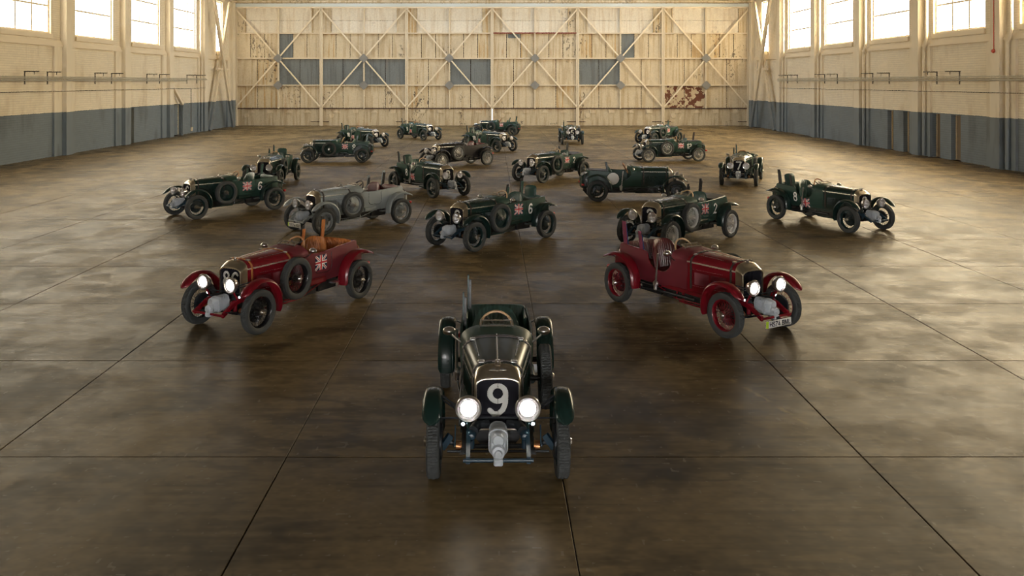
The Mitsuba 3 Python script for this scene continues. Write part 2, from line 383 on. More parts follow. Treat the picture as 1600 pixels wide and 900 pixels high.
# windows: steel frame, three columns by three rows of milky panes lit by the day outside
wn = 0
for s, rad in ((-1, SIDE_L), (1, SIDE_R)):
    for q, (a, b) in enumerate(windows_y()):
        if b < 30: continue          # nearer openings get no lit window, to keep the foreground dark
        wn += 1
        inview = b > 33
        cols = 3 if b - a > 3 else 1
        rows = 3
        xs = XW + 0.16
        fr = [box(xs - 0.04, xs + 0.10, a, a + 0.10, WZ0 - 0.05, WZ1 + 0.05), box(xs - 0.04, xs + 0.10, b - 0.10, b, WZ0 - 0.05, WZ1 + 0.05),
              box(xs - 0.05, xs + 0.10, a, b, WZ0 - 0.05, WZ0 + 0.05), box(xs - 0.04, xs + 0.10, a, b, WZ1 - 0.05, WZ1 + 0.05),
              box(XW - 0.10, XW + 0.2, a - 0.05, b + 0.05, WZ0 - 0.30, WZ0 - 0.05)]
        k = 'window_%d' % wn
        add(k, (join(*fr)[0] * [s, 1, 1], join(*fr)[1]), 'paintwood', kind='structure', label=('narrow' if b - a < 3 else 'tall') + f" steel window of the {'left' if s < 0 else 'right'} wall, " + (['behind the cross brace', 'first wide one from the end doors', 'second wide one from the end doors', 'third wide one from the end doors', 'fourth wide one from the end doors'] + ['outside the photo, nearer the camera'] * 20)[len(PIER) - 2 - q])
        cw, rh = (b - a - 0.2) / cols, (WZ1 - WZ0 - 0.1) / rows
        for c in range(1, cols):
            m = box(xs - 0.02, xs + 0.05, a + 0.1 + c * cw - 0.045, a + 0.1 + c * cw + 0.045, WZ0 + 0.05, WZ1 - 0.05)
            add('mullion', (m[0] * [s, 1, 1], m[1]), 'paintwood', k)
        for r in range(1, rows):
            z = WZ0 + 0.05 + r * rh
            m = box(xs - 0.015, xs + 0.05, a + 0.1, b - 0.1, z - 0.04, z + 0.04)
            add('glazing_bar', (m[0] * [s, 1, 1], m[1]), 'paintwood', k)
        if inview:
            cells = [(a + 0.1 + c * cw, a + 0.1 + (c + 1) * cw, WZ0 + 0.05 + r * rh, WZ0 + 0.05 + (r + 1) * rh) for c in range(cols) for r in range(rows)]
        else: cells = [(a + 0.1, b - 0.1, WZ0 + 0.05, WZ1 - 0.05)]
        for ya, yb, za, zb in cells:
            v = [[s * (xs + 0.04), ya, za], [s * (xs + 0.04), yb, za], [s * (xs + 0.04), yb, zb], [s * (xs + 0.04), ya, zb]]
            f = [[0, 1, 2, 3]] if s < 0 else [[0, 3, 2, 1]]
            add('pane', mesh(v, f), 'glass_dull', k, emit=rad)

# back wall: six sliding door leaves of sheet panels, girts, posts, braces and gusset plates
LEAF = 2 * XP / 6
ZG = [10.56, 8.28, 6.04, 3.64, 1.58, 0.0]
bw = add('wall_back', join(box(-XW, XW, YB + 0.35, YB + 0.6, 0, TOP), ), 'steel', kind='structure', label='end wall of the hangar behind its sliding doors')
rng = random.Random(11)
add('header', box(-XW, XW, YB - 0.12, YB + 0.35, 10.64, 10.93), 'header', 'wall_back')
GREY = {0: {(1, 3), (2, 2), (2, 3)}, 1: {(2, 0), (2, 1), (2, 2), (2, 3)}, 2: {(2, 2), (2, 3)}, 4: {(1, 3), (2, 0), (2, 1)}}
for L in range(6):
    x0 = -XP + L * LEAF; x1 = x0 + LEAF; xm = (x0 + x1) / 2
    g0 = 0.05
    k = 'door_%d' % (10 + L)
    add(k, box(x0 + 0.03, x1 - 0.03, YB + 0.12, YB + 0.2, 0.02, 10.6), 'rail_dark', kind='structure', label='sliding hangar door leaf of cream sheet panels, number %d from the left' % (L + 1))
    rows = [([0.11, 0.5, 0.89], 0), ([1 / 6, 2 / 6, 3 / 6, 4 / 6, 5 / 6], 1), ([0.25, 0.5, 0.75], 2), ([0.25, 0.5, 0.75], 3), ([], 4)]
    for cuts, r in rows:
        e = [0.0] + list(cuts) + [1.0]
        for c in range(len(e) - 1):
            a, b = x0 + 0.03 + (LEAF - 0.06) * e[c] + 0.022, x0 + 0.03 + (LEAF - 0.06) * e[c + 1] - 0.022
            d = rng.uniform(0, 0.02)
            m = cbox(a, b, YB + 0.04 + d, YB + 0.13, ZG[r + 1] + 0.015, ZG[r] - 0.015, 0.012)
            mt = 'panel'
            if r == 0 and c in (1, 2): mt = 'panel_pale'
            elif (r, c) in GREY.get(L, ()): mt = 'panel_grey'
            elif r == 4: mt = 'plinth'
            elif L == 5 and r == 3 and c in (0, 1): mt = 'panel_rust'
            elif rng.random() < 0.2: mt = 'panel_stain'
            if mt == 'panel_pale':
                h = (ZG[0] + ZG[1]) / 2
                m = join(cbox(a, b, YB + 0.04 + d, YB + 0.13, h + 0.006, ZG[0] - 0.015, 0.01), cbox(a, b, YB + 0.04 + d, YB + 0.13, ZG[1] + 0.015, h - 0.006, 0.01))
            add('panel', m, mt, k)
    if L == 3:
        a = x0 + 0.03 + LEAF / 6; add('panel', cbox(a + 0.1, a + 1.2, YB + 0.01, YB + 0.05, ZG[1] - 0.42, ZG[1] - 0.06, 0.01), 'panel_grey', k)
    # frame
    for r in (1, 2, 3):
        add('girt', box(x0, x1, YB - 0.16, YB + 0.05, ZG[r] - 0.055, ZG[r] + 0.055), 'girt', k)
    if L == 3: add('girt', box(x0 + 0.1, x1 - 0.1, YB - 0.19, YB - 0.15, ZG[1] - 0.05, ZG[1] + 0.07), 'red_oxide', k)
    add('girt', box(x0, x1, YB - 0.04, YB + 0.05, ZG[4] - 0.05, ZG[4] + 0.05), 'rail_dark', k)
    add('girt', box(x0, x1, YB - 0.05, YB + 0.05, ZG[0] - 0.05, ZG[0] + 0.08), 'paintwood', k)
    for xx, w in ((x0 + 0.07, 0.13), (x1 - 0.07, 0.13), (xm, 0.12)):
        add('post', box(xx - w / 2, xx + w / 2, YB - 0.19, YB + 0.05, ZG[4] if xx == xm else 0.03, ZG[0]), 'girt', k)
    for xx in (x0 + 0.11 * LEAF, x0 + 0.89 * LEAF):
        add('post', box(xx - 0.04, xx + 0.04, YB - 0.05, YB + 0.05, ZG[1], ZG[0]), 'steel', k)
    c1 = (xm, YB - 0.23, ZG[2]); c2 = (xm, YB - 0.23, ZG[3])
    for xx, zz in ((x0 + 0.1, 10.35), (x1 - 0.1, 10.35), (x0 + 0.1, 1.75), (x1 - 0.1, 1.75)):
        add('brace', bar(c1, (xx, YB - 0.23, zz), 0.12, 0.07, up=(0, 1, 0)), 'paintwood', k)
    for c in (c1, c2):
        add('gusset_plate', prism([(c[0] - 0.38, c[2] - 0.05), (c[0] - 0.05, c[2] - 0.38), (c[0] + 0.05, c[2] - 0.38), (c[0] + 0.38, c[2] - 0.05), (c[0] + 0.38, c[2] + 0.05), (c[0] + 0.05, c[2] + 0.38), (c[0] - 0.05, c[2] + 0.38), (c[0] - 0.38, c[2] + 0.05)], 0.03, 'y', YB - 0.30), 'gusset', k)
    yy = YB - 0.03
    for u in (0.18, 0.40, 0.62, 0.84):
        xx = x0 + u * LEAF
        if rng.random() < 0.5: m = prism([(xx - 0.36, 1.18), (xx + 0.36, 1.18), (xx, 1.5)], 0.05, 'y', yy)
        else: m = box(xx - 0.26, xx + 0.26, yy, yy + 0.05, 1.16, 1.48)
        add('relief_plate', m, 'panel', k)
    a = np.linspace(0, 2 * np.pi, 16, endpoint=False)
    add('relief_plate', prism([(x0 + 0.12 * LEAF + 0.22 * math.cos(t), 0.95 + 0.22 * math.sin(t)) for t in a], 0.05, 'y', yy), 'panel', k)
    add('bolt_bar', box(x1 - 0.95, x1 + 0.7 if L < 5 else x1 - 0.05, YB - 0.06, YB - 0.02, 0.38, 0.44), 'rail_dark', k)
# daylight in the gap between the two middle leaves
add('daylight_gap', mesh([[-0.035, YB - 0.20, 0.05], [0.035, YB - 0.20, 0.05], [0.035, YB - 0.20, 1.5], [-0.035, YB - 0.20, 1.5]], [[0, 1, 2, 3]]), 'glass_dull', 'door_12', emit=(3.0, 4.2, 6.0))

# end wall behind the camera; its glowing panels are added to light the car fronts
wf = add('wall_front', box(-XW, XW, Y0 - 0.4, Y0, 0, TOP), 'steel', kind='structure', label='end wall behind the camera')
for q in range(4):
    a = -17 + q * 9.0
    k = 'window_%d' % (wn + 1 + q)  # numbered with the windows, but an added fill light in a frame
    add(k, join(box(a - 0.1, a + 7.1, Y0, Y0 + 0.08, 1.9, 2.0), box(a - 0.1, a + 7.1, Y0, Y0 + 0.08, 5.5, 5.6), box(a - 0.1, a, Y0, Y0 + 0.08, 2.0, 5.5), box(a + 7, a + 7.1, Y0, Y0 + 0.08, 2.0, 5.5)), 'paintwood', kind='structure', label='glowing fill panel added on the end wall behind the camera')
    add('pane', mesh([[a, Y0 + 0.05, 2.0], [a + 7, Y0 + 0.05, 2.0], [a + 7, Y0 + 0.05, 5.5], [a, Y0 + 0.05, 5.5]], [[0, 3, 2, 1]]), 'glass_dull', k, emit=REAR_FILL)

# roof
ce = add('ceiling', box(-XW - 0.4, XW + 0.4, Y0 - 0.4, YB + 0.6, TOP + 1.0, TOP + 1.2), 'roof', kind='structure', label='corrugated roof of the hangar')
up = join(box(-XW - 0.45, -XW, Y0, YB, TOP, TOP + 1.05), box(XW, XW + 0.45, Y0, YB, TOP, TOP + 1.05), box(-XW, XW, YB + 0.35, YB + 0.6, TOP, TOP + 1.05), box(-XW, XW, Y0 - 0.4, Y0, TOP, TOP + 1.05))
add('eaves', up, 'steel', 'ceiling')
for y in [q for q in PIER[7:-1]] + [77.4]:
    z0 = 10.98
    ch = [bar((-XP, y, z0), (XP, y, z0), 0.16, 0.16), bar((-XP, y, z0 + 1.8), (XP, y, z0 + 1.8), 0.16, 0.16)]
    add('truss_chord', ch[0], 'steel', 'ceiling'); add('truss_chord', ch[1], 'steel', 'ceiling')
    n = 24; w = []
    for q in range(n):
        xa, xb = -XP + q * 2 * XP / n, -XP + (q + 1) * 2 * XP / n
        w.append(bar((xa, y, z0 + (0 if q % 2 else 1.8)), (xb, y, z0 + (1.8 if q % 2 else 0)), 0.09, 0.09, up=(0, 1, 0)))
    add('truss_web', join(*w), 'steel', 'ceiling', kind='stuff', label='diagonal web members of the roof truss')
for yy in PIER[11:-1]:
    for xa in (-15, -7, 1, 9):
        add('roof_light', mesh([[xa, yy + 2, TOP + 0.98], [xa + 5, yy + 2, TOP + 0.98], [xa + 5, yy + 5.4, TOP + 0.98], [xa, yy + 5.4, TOP + 0.98]], [[0, 3, 2, 1]]), 'glass_dull', 'ceiling', emit=ROOF)

# wind braces of the last bays, pipes, brackets and the rest on the walls
for s in (-1, 1):
    side = 'left' if s < 0 else 'right'
    k = thing('wind_brace', label=f'cream steel cross brace standing against the {side} wall by the end doors', category='brace')
    ya, yb = PIER[-2] + 0.9, PIER[-1] - 1.35
    X = s * (XP - 0.1)
    ym = (ya + yb) / 2
    for p, q in (((X, ya, 0.02), (X, yb, 10.8)), ((X - s * 0.32, yb, 0.02), (X - s * 0.32, ya, 10.8))):
        add('diagonal', bar(p, q, 0.16, 0.42), 'brace_paint', k)
    add('strut', bar((X - s * 0.15, ya + 1.4, 5.0), (X - s * 0.15, yb - 0.9, 5.0), 0.2, 0.16), 'paintwood', k)
    k = thing('pipe_run', label=f'bundle of thin service pipes running along the {side} wall', category='pipe')
    y_end = 65.5 if s < 0 else 70.2
    for q, (dx, z, r, ye) in enumerate(((0.17, 4.02, 0.035, y_end), (0.19, 4.12, 0.028, 70.2), (0.15, 4.20, 0.022, 70.2))):
        add('pipe', rod((s * (XP - dx), 2.0, z), (s * (XP - dx), ye, z), r, 8), 'pipe', k, smooth=40)
    k2 = thing('conduit', label=f'thin dark conduit clipped along the {side} wall below the pipes', category='conduit')
    add('pipe', rod((s * (XP - 0.04), 2.0, 3.45), (s * (XP - 0.04), 70.2, 3.45), 0.015, 6), 'bracket', k2)
    for b in range(9, len(PIER) - 2):
        for u in (0.36, 0.68):
            y = PIER[b] + 0.75 + u * (BAY - 0.75)
            which = ['fourth', 'third', 'second', 'first'][b - 9]
            k = thing('pipe_bracket', label=f"dark pipe bracket under the {which} wide {side} window from the end doors, {'nearer' if u < 0.5 else 'farther'} of two", category='bracket', group=f'pipe brackets on the {side} wall')
            add('hanger', rod((s * (XP - 0.08), y, 3.82), (s * (XP - 0.08), y, 4.46), 0.03, 6), 'bracket', k)
            add('arm', rod((s * (XP - 0.05), y, 4.45), (s * (XP - 0.78), y, 4.45), 0.03, 6), 'bracket', k)
            add('stay', rod((s * (XP - 0.55), y, 4.44), (s * (XP - 0.55), y, 4.30), 0.015, 6), 'bracket', k)
            add('foot', rod((s * (XP - 0.05), y, 4.12), (s * XW, y, 4.12), 0.02, 6), 'bracket', k)
names = ['nearest the camera', 'second from the camera', 'third from the camera', 'fourth from the camera', 'by the cross brace']
def downpipe(s, y, lab):
    k = thing('downpipe', label=lab, category='drainpipe')
    x = s * (XW - 0.225)
    add('pipe', tube([(x, y, 0.05), (x, y, 5.55), (x - s * 0.02, y - 0.06, 5.75), (x - s * 0.05, y - 0.34, 6.05), (x - s * 0.06, y - 0.42, 6.3), (x - s * 0.06, y - 0.42, 10.8)], 0.085, 10), 'paintwood', k, smooth=50)
    add('pipe', rod((x, y, 0.05), (x, y, DADO), 0.09, 10), 'blue_paint', k, smooth=50, label='blue-grey painted lower length')
    for z in (0.5, 2.9, 5.0): add('collar', rod((x, y, z), (x, y, z + 0.1), 0.105, 10), 'paintwood' if z > DADO else 'blue_paint', k, smooth=50)
vis = PIER[9:14]
for q, y in enumerate(vis): downpipe(1, y - 0.42, f'cream drainpipe beside a pier of the right wall, {names[q]}')
downpipe(-1, vis[4] - 0.42, 'cream drainpipe beside the last pier of the left wall')
k = thing('prop_frame', label='steel post with a sloping prop against the left wall', category='post')
ys_ = 65.0
add('post', box(-XW + 0.28, -XW + 0.42, ys_ + 0.05, ys_ + 0.19, 0, 2.2), 'pier', k)
add('prop', bar((-XW + 0.12, ys_ - 1.3, 3.72), (-XW + 0.36, ys_ + 0.12, 2.30), 0.2, 0.2), 'paintwood', k)
k = thing('alarm_bell', label='small red alarm bell on a pier of the right wall', category='alarm bell')
yb_ = PIER[9] + 0.4
add('bell', move(lathe([(0.0, -0.115), (0.07, -0.10), (0.10, -0.03), (0.10, -0.015), (0, -0.015)], 16, 'x'), (XP - 0.0, yb_, 5.35)), 'alarm_red', k, smooth=40)
add('conduit', rod((XP - 0.025, yb_, 5.4), (XP - 0.025, yb_, 9.0), 0.018, 6), 'alarm_red', k)
k = thing('wall_conduit', label='thin vertical conduit on the left wall', category='conduit')
add('pipe', rod((-XW + 0.02, 68.0, 0.4), (-XW + 0.02, 68.0, 3.4), 0.02, 6), 'bracket', k)
add('junction_box', cbox(-XW, -XW + 0.12, 67.9, 68.1, 0.15, 0.45, 0.02), 'door_cream', k)
#CARS
# ------------------------------------------------------------------ the cars: x forward from the front axle, y to the car's left, z up
WB, HT, RW = 2.6, 0.635, 0.35
BX = [-1.10, -1.30, -1.56, -1.90, -2.30, -2.62, -2.82]
BWD = [0.385, 0.405, 0.430, 0.445, 0.440, 0.425, 0.395]
def bulge(z): return 0.045 * ((np.asarray(z) - 0.82) / 0.38) ** 2
def body_y(x, z): return interp(x, BX, BWD) - bulge(z)
def edge_left(x): return interp(x, [-1.40, -1.46, -1.65, -2.84], [0.985, 0.958, 0.945, 1.0])
def edge_right(x):
    e = float(edge_left(x)); t = (x + 1.745) / 0.315
    if abs(t) >= 1: return e
    return e - 0.27 * (1 - abs(t) ** 2.6) ** 0.62
def top_sec(x, w, zlow, zs, zt, n=9, pw=0.75, side=6, by=True):
    zz = np.linspace(zlow, zs, side)
    L = [(x, (w - bulge(z) if by else w), z) for z in zz]
    a = np.linspace(0, np.pi, 2 * n + 1)[1:-1]
    arch = [(x, (w - (bulge(zs) if by else 0)) * np.sign(math.cos(t)) * abs(math.cos(t)) ** pw, zs + (zt - zs) * math.sin(t)) for t in a]
    R = [(x, -p[1], p[2]) for p in L[::-1]]
    return L + arch + R
def bon(x):
    """bonnet half width, shoulder height, top height"""
    return (interp(x, [-0.17, -0.6, -1.12], [0.240, 0.306, 0.383]), interp(x, [-0.17, -1.12], [0.938, 0.958]), interp(x, [-0.17, -0.6, -1.12], [1.072, 1.090, 1.102]))
def bon_pt(x, t, off=0.0):
    """a point of the bonnet's surface: t from 0 (left sill) over 0.35 (left shoulder) and 0.5 (crown) to 1"""
    w, zs, zt = bon(x); s = 1
    if t > 0.5: t, s = 1 - t, -1
    if t < 0.35:
        z = 0.50 + (zs - 0.50) * t / 0.35
        return np.array([x, s * (w + off), z])
    a = (t - 0.35) / 0.15 * np.pi / 2
    return np.array([x, s * (w + off) * math.cos(a) ** 0.75, zs + (zt - zs + off) * math.sin(a)])

def strip(path, hw, th=0.008, crown=0.02, lip=0.02, nx=9, yc=0.0):
    """a wing: a plate swept along path (x, z) with half widths hw, crowned and lipped at both edges"""
    p = np.asarray(path, float); n = len(p)
    t = np.gradient(p, axis=0); t /= np.linalg.norm(t, axis=1, keepdims=True)
    nrm = np.stack([t[:, 1], -t[:, 0]], 1)          # outward, away from the tyre: both paths run from the front to the rear
    u = np.linspace(-1, 1, nx)
    prof = -crown * u ** 2 - lip * np.clip((np.abs(u) - 0.8) / 0.2, 0, 1) ** 2
    rings = []
    for k in range(n):
        w = hw[k]; f = min(1, w / max(hw))
        top = [(p[k, 0] + nrm[k, 0] * d * f, yc + w * a, p[k, 1] + nrm[k, 1] * d * f) for a, d in zip(u, prof)]
        bot = [(p[k, 0] + nrm[k, 0] * (d * f - th), yc + w * a * 0.985, p[k, 1] + nrm[k, 1] * (d * f - th)) for a, d in zip(u[::-1], prof[::-1])]
        rings.append(top + bot)
    return loft(rings)

def make_parts(hi):
    """the meshes of one car; hi: the cars near the camera"""
    P = {}
    q = lambda a, b: a if hi else b
    # ---- wheel, axle along y, outer side +y
    nt = q(216, 48)
    prof = [(0.243, -0.045), (0.262, -0.058), (0.292, -0.066), (0.322, -0.064), (0.338, -0.054), (0.346, -0.044), (0.349, -0.026), (0.350, -0.022), (0.350, -0.004)]
    prof = np.array(prof + [(r, -y) for r, y in prof[::-1]])
    a = np.arange(nt) * 2 * np.pi / nt
    R = np.repeat(prof[:, 0][:, None], nt, 1)
    for i, (r, y) in enumerate(prof):
        if r > 0.345:
            if hi: R[i, (np.arange(nt) % 3) == 0] -= 0.007
            if abs(abs(y) - 0.024) < 0.003: R[i] -= 0.006
    v = np.stack([R * np.cos(a), np.repeat(prof[:, 1][:, None], nt, 1), R * np.sin(a)], -1).reshape(-1, 3)
    P['tyre'] = orient((v, tri(grid_faces(len(prof), nt, False, True))))
    n = q(48, 24)
    P['rim'] = lathe([(0.246, -0.046), (0.240, -0.05), (0.232, -0.04), (0.226, -0.02), (0.222, 0.0), (0.226, 0.02), (0.232, 0.04), (0.240, 0.05), (0.246, 0.046), (0.246, 0.0)], n, 'y', True)
    hub = lathe([(0, -0.03), (0.052, -0.03), (0.050, 0.0), (0.034, 0.03), (0.036, 0.062), (0.034, 0.072), (0.026, 0.082), (0.018, 0.094), (0.0, 0.096)], q(20, 10), 'y')
    ears = [bar((0, 0.078, 0), (s * 0.050, 0.084, 0), 0.012, 0.020) for s in (-1, 1)]
    P['hub'] = join(hub, *ears); P['hub'] = (P['hub'][0] * [1.3, 1.12, 1.3], P['hub'][1])
    sp = []
    r0 = q(0.0030, 0.0042)
    for j in range(q(36, 24)):
        t = j * 2 * np.pi / q(36, 24); o = 0.28 * (1 if j % 2 else -1)
        sp.append(rod((0.034 * math.cos(t + o), 0.060, 0.034 * math.sin(t + o)), (0.226 * math.cos(t), 0.012, 0.226 * math.sin(t)), r0, 3))
    for j in range(q(36, 18)):
        t = (j + 0.5) * 2 * np.pi / q(36, 18); o = 0.5 * (1 if j % 2 else -1)
        sp.append(rod((0.050 * math.cos(t + o), -0.018, 0.050 * math.sin(t + o)), (0.226 * math.cos(t), -0.012, 0.226 * math.sin(t)), r0, 3))
    P['spokes'] = join(*sp)
    P['brake_drum'] = lathe([(0.0, -0.085), (0.15, -0.085), (0.168, -0.078), (0.168, -0.045), (0.155, -0.038), (0.06, -0.034), (0, -0.034)], q(32, 16), 'y')
    # ---- bonnet with straps, trims, louvres, rivets
    xs = np.linspace(-0.175, -1.115, q(9, 5))
    P['bonnet'] = loft([top_sec(x, float(bon(x)[0]), 0.47, float(bon(x)[1]), float(bon(x)[2]), q(9, 6), 0.75, 4, False) for x in xs])
    P['hinge_strip'] = loft([[(x, -0.008, bon(x)[2] - 0.004), (x, 0.008, bon(x)[2] - 0.004), (x, 0.008, bon(x)[2] + 0.006), (x, -0.008, bon(x)[2] + 0.006)] for x in xs])
    P['shoulder_trim'] = [loft([[(x, s * (bon(x)[0] - 0.004), bon(x)[1] - 0.012), (x, s * (bon(x)[0] + 0.007), bon(x)[1] - 0.012), (x, s * (bon(x)[0] + 0.004), bon(x)[1] + 0.012), (x, s * (bon(x)[0] - 0.008), bon(x)[1] + 0.012)] for x in xs]) for s in (1, -1)]
    def strap(x):
        rings = []
        for t in np.linspace(0.02, 0.98, q(41, 25)):
            rings.append([bon_pt(x - 0.017, t, 0.002), bon_pt(x - 0.017, t, 0.010), bon_pt(x + 0.017, t, 0.010), bon_pt(x + 0.017, t, 0.002)])
        return loft(rings)
    P['bonnet_strap'] = [strap(-0.255), strap(-1.03)]
    P['buckle'] = [cbox(x - 0.03, x + 0.03, s * 0.235 * k - 0.035, s * 0.235 * k + 0.035, z - 0.004, z + 0.022, 0.008) for x, k, z in ((-0.255, 0.72, 1.056), (-1.03, 1.12, 1.062)) for s in (1, -1)]
    lv = []
    for s in (1, -1):
        for x in np.linspace(-0.36, -0.95, q(30, 15)):
            if abs(x + 0.655) < 0.03: continue
            w = float(bon(x)[0])
            lv.append(orient_box(mesh([[x + dx, s * (w + dy), z] for z in (0.60, 0.80) for dx, dy in ((-0.007, 0.0), (-0.004, 0.013), (0.007, 0.0), (0.007, -0.01))], [[0, 1, 2, 3], [4, 5, 6, 7], [0, 1, 5, 4], [1, 2, 6, 5], [2, 3, 7, 6], [3, 0, 4, 7]])))
    P['louvres'] = join(*lv)
    if hi:
        rv = []
        for s in (1, -1):
            for z in (0.575, 0.845):
                for x in np.linspace(-0.42, -1.0, 30):
                    w = float(bon(x)[0]); rv.append(cbox(x - 0.004, x + 0.004, s * w - 0.004, s * w + 0.004, z - 0.004, z + 0.004, 0.002))
            for x in np.linspace(-0.48, -0.98, 26):
                b = bon_pt(x, 0.44 if s > 0 else 0.56, 0.001); rv.append(cbox(b[0] - 0.004, b[0] + 0.004, b[1] - 0.005, b[1] + 0.005, b[2] - 0.003, b[2] + 0.004, 0.0015))
        P['rivets'] = join(*rv)
    # ---- scuttle and tub
    sc = []
    for x in np.linspace(-1.10, -1.46, q(9, 6)):
        k = (x + 1.10) / -0.36
        w = float(interp(x, BX, BWD)); zs = 0.945 + 0.02 * k; zt = 1.093 + 0.032 * math.sin(k * math.pi * 0.62)
        sc.append(top_sec(x, w, 0.44, zs, zt, q(10, 7), 0.75, 7))
    scut = loft(sc)
    rings, K = [], q(9, 7)
    for x in np.r_[np.linspace(-1.41, -2.18, q(36, 22)), np.linspace(-2.24, -2.83, q(8, 5))]:
        eL, eR = float(edge_left(x)), edge_right(x)
        fl = 0.50
        zl, zr = np.linspace(0.44, eL, K), np.linspace(0.44, eR, K)
        il, ir = np.linspace(eL - 0.004, fl, K), np.linspace(fl, eR - 0.004, K)
        t = 0.028
        ring = [(x, body_y(x, z), z) for z in zl] + [(x, body_y(x, z) - t, z) for z in il] + [(x, -(body_y(x, z) - t), z) for z in ir] + [(x, -body_y(x, z), z) for z in zr[::-1]]
        rings.append(ring)
    tub = loft(rings)
    back = loft([[(x, y * k, z) for y, z in ((0.40, 0.44), (0.405, 0.75), (0.395, 0.96), (0.36, 0.995), (-0.36, 0.995), (-0.395, 0.96), (-0.405, 0.75), (-0.40, 0.44))] for x, k in ((-2.76, 1.0), (-2.85, 0.985), (-2.88, 0.93))])
    P['body'] = join(scut, tub, back)
    # beading along the tub's rim
    xr = np.linspace(-1.46, -2.79, 48)
    P['beading'] = [tube([(x, body_y(x, edge_left(x)) - 0.014, float(edge_left(x)) + 0.003) for x in xr], 0.009, 6), tube([(x, -(body_y(x, edge_right(x)) - 0.014), edge_right(x) + 0.003) for x in xr], 0.009, 6)]
    # door line on the left
    dl = spline([(-1.62, 0.93), (-1.62, 0.70), (-1.66, 0.62), (-1.80, 0.60), (-1.98, 0.60), (-2.04, 0.64), (-2.06, 0.72), (-2.06, 0.94)], 40)
    P['door_edge'] = tube([(x, float(body_y(x, z)) + 0.001, z) for x, z in dl], 0.0045, 4)
    # ---- tail: tank cover behind the tub
    P['tail'] = loft([[(x, y * w, 0.42 + (zt - 0.42) * z) for y, z in ((0.90, 0), (1, 0.12), (1, 0.72), (0.93, 0.93), (0.8, 1), (-0.8, 1), (-0.93, 0.93), (-1, 0.72), (-1, 0.12), (-0.90, 0))] for x, w, zt in ((-2.78, 0.37, 0.92), (-2.92, 0.36, 0.90), (-3.02, 0.345, 0.87), (-3.08, 0.32, 0.82), (-3.10, 0.26, 0.74))])
    P['tail_strap'] = [loft([[(x + d, y * 1.012 * w, 0.42 + (zt - 0.415) * z + e) for d, e in ((0, 0), (0, 0.004))] for y, z in ((1, 0.1), (1, 0.72), (0.93, 0.93), (0.8, 1.0), (-0.8, 1.0), (-0.93, 0.93), (-1, 0.72), (-1, 0.1))] if False else [[(x + dx, y * w * (1 + o), 0.42 + (zt - 0.42) * z + o * (0.3 if z > 0.9 else 0)) for dx, o in ((-0.014, 0), (-0.014, 0.018), (0.014, 0.018), (0.014, 0))] for y, z in ((1, 0.1), (1, 0.72), (0.93, 0.93), (0.8, 1.0), (-0.8, 1.0), (-0.93, 0.93), (-1, 0.72), (-1, 0.1))]) for x, w, zt in ((-2.89, 0.362, 0.906), (-2.98, 0.352, 0.885))]
    # ---- radiator
    def arch(x, hw, z0, zs, zt, n=9, pw=0.62): return top_sec(x, hw, z0, zs, zt, n, pw, 3, False)
    nn = q(12, 7)
    rr = [arch(-0.180, 0.240, 0.44, 0.938, 1.072, nn, 0.72), arch(-0.135, 0.241, 0.44, 0.938, 1.065, nn, 0.70), arch(-0.075, 0.238, 0.44, 0.918, 1.018, nn, 0.66), arch(-0.040, 0.234, 0.44, 0.900, 0.982, nn, 0.6), arch(-0.028, 0.224, 0.45, 0.892, 0.966, nn, 0.55), arch(-0.030, 0.211, 0.46, 0.883, 0.952, nn, 0.5), arch(-0.065, 0.209, 0.46, 0.881, 0.950, nn, 0.5)]
    P['radiator_shell'] = loft(rr, False)
    fm = arch(-0.050, 0.213, 0.44, 0.884, 0.954, nn, 0.5)
    P['radiator_grille'] = loft([[(p[0] - 0.04, p[1], p[2]) for p in fm], fm])
    P['centre_bar'] = box(-0.052, -0.044, -0.003, 0.003, 0.44, 0.95)
    P['apron'] = loft([[(x, y, z) for y, z in ((0.222, 0.46), (0.222, 0.34), (0.18, 0.29), (-0.18, 0.29), (-0.222, 0.34), (-0.222, 0.46))] for x in (-0.20, -0.09)])
    P['radiator_cap'] = move(lathe([(0.0, 0), (0.034, 0), (0.034, 0.012), (0.026, 0.018), (0.030, 0.040), (0.024, 0.052), (0, 0.055)], q(16, 10), 'z'), (-0.150, 0, 1.064))
    P['cap_ears'] = bar((-0.150, -0.055, 1.104), (-0.150, 0.055, 1.104), 0.016, 0.018)
    # ---- headlamps
    n = q(36, 18)
    bowl = [(0.0, -0.135), (0.03, -0.134), (0.065, -0.115), (0.095, -0.075), (0.113, -0.03), (0.118, 0.0)]
    refl = [(0.108, 0.0), (0.100, -0.03), (0.08, -0.065), (0.05, -0.09), (0.0, -0.10)]
    P['headlamp_bowl'] = lathe(bowl, n, 'x')
    P['headlamp_reflector'] = lathe(refl, n, 'x')
    ring = lathe([(0.118, -0.012), (0.127, -0.008), (0.129, 0.004), (0.122, 0.016), (0.108, 0.014), (0.106, 0.004), (0.110, -0.006)], n, 'x', True)
    P['headlamp_rim'] = ring
    ln = lathe([(0.0, 0.026), (0.04, 0.023), (0.08, 0.015), (0.107, 0.004)], n, 'x')
    P['headlamp_lens'] = ln
    P['headlamp_bulb'] = lathe([(0.0, 0.0), (0.012, -0.006), (0.016, -0.02), (0.010, -0.04), (0.010, -0.09), (0, -0.09)], 12, 'x')
    P['headlamp_lit'] = lathe([(0.0, 0.012), (0.05, 0.008), (0.080, 0.0)], 24, 'x')
    st = lambda s: join(rod((0.19, s * 0.290, 0.66), (0.16, s * 0.295, 0.60), 0.016, 8), tube([(0.17, s * 0.293, 0.63), (0.12, s * 0.295, 0.54), (0.08, s * 0.29, 0.48)], 0.014, 8))
    P['headlamp_post'] = [st(1), st(-1)]
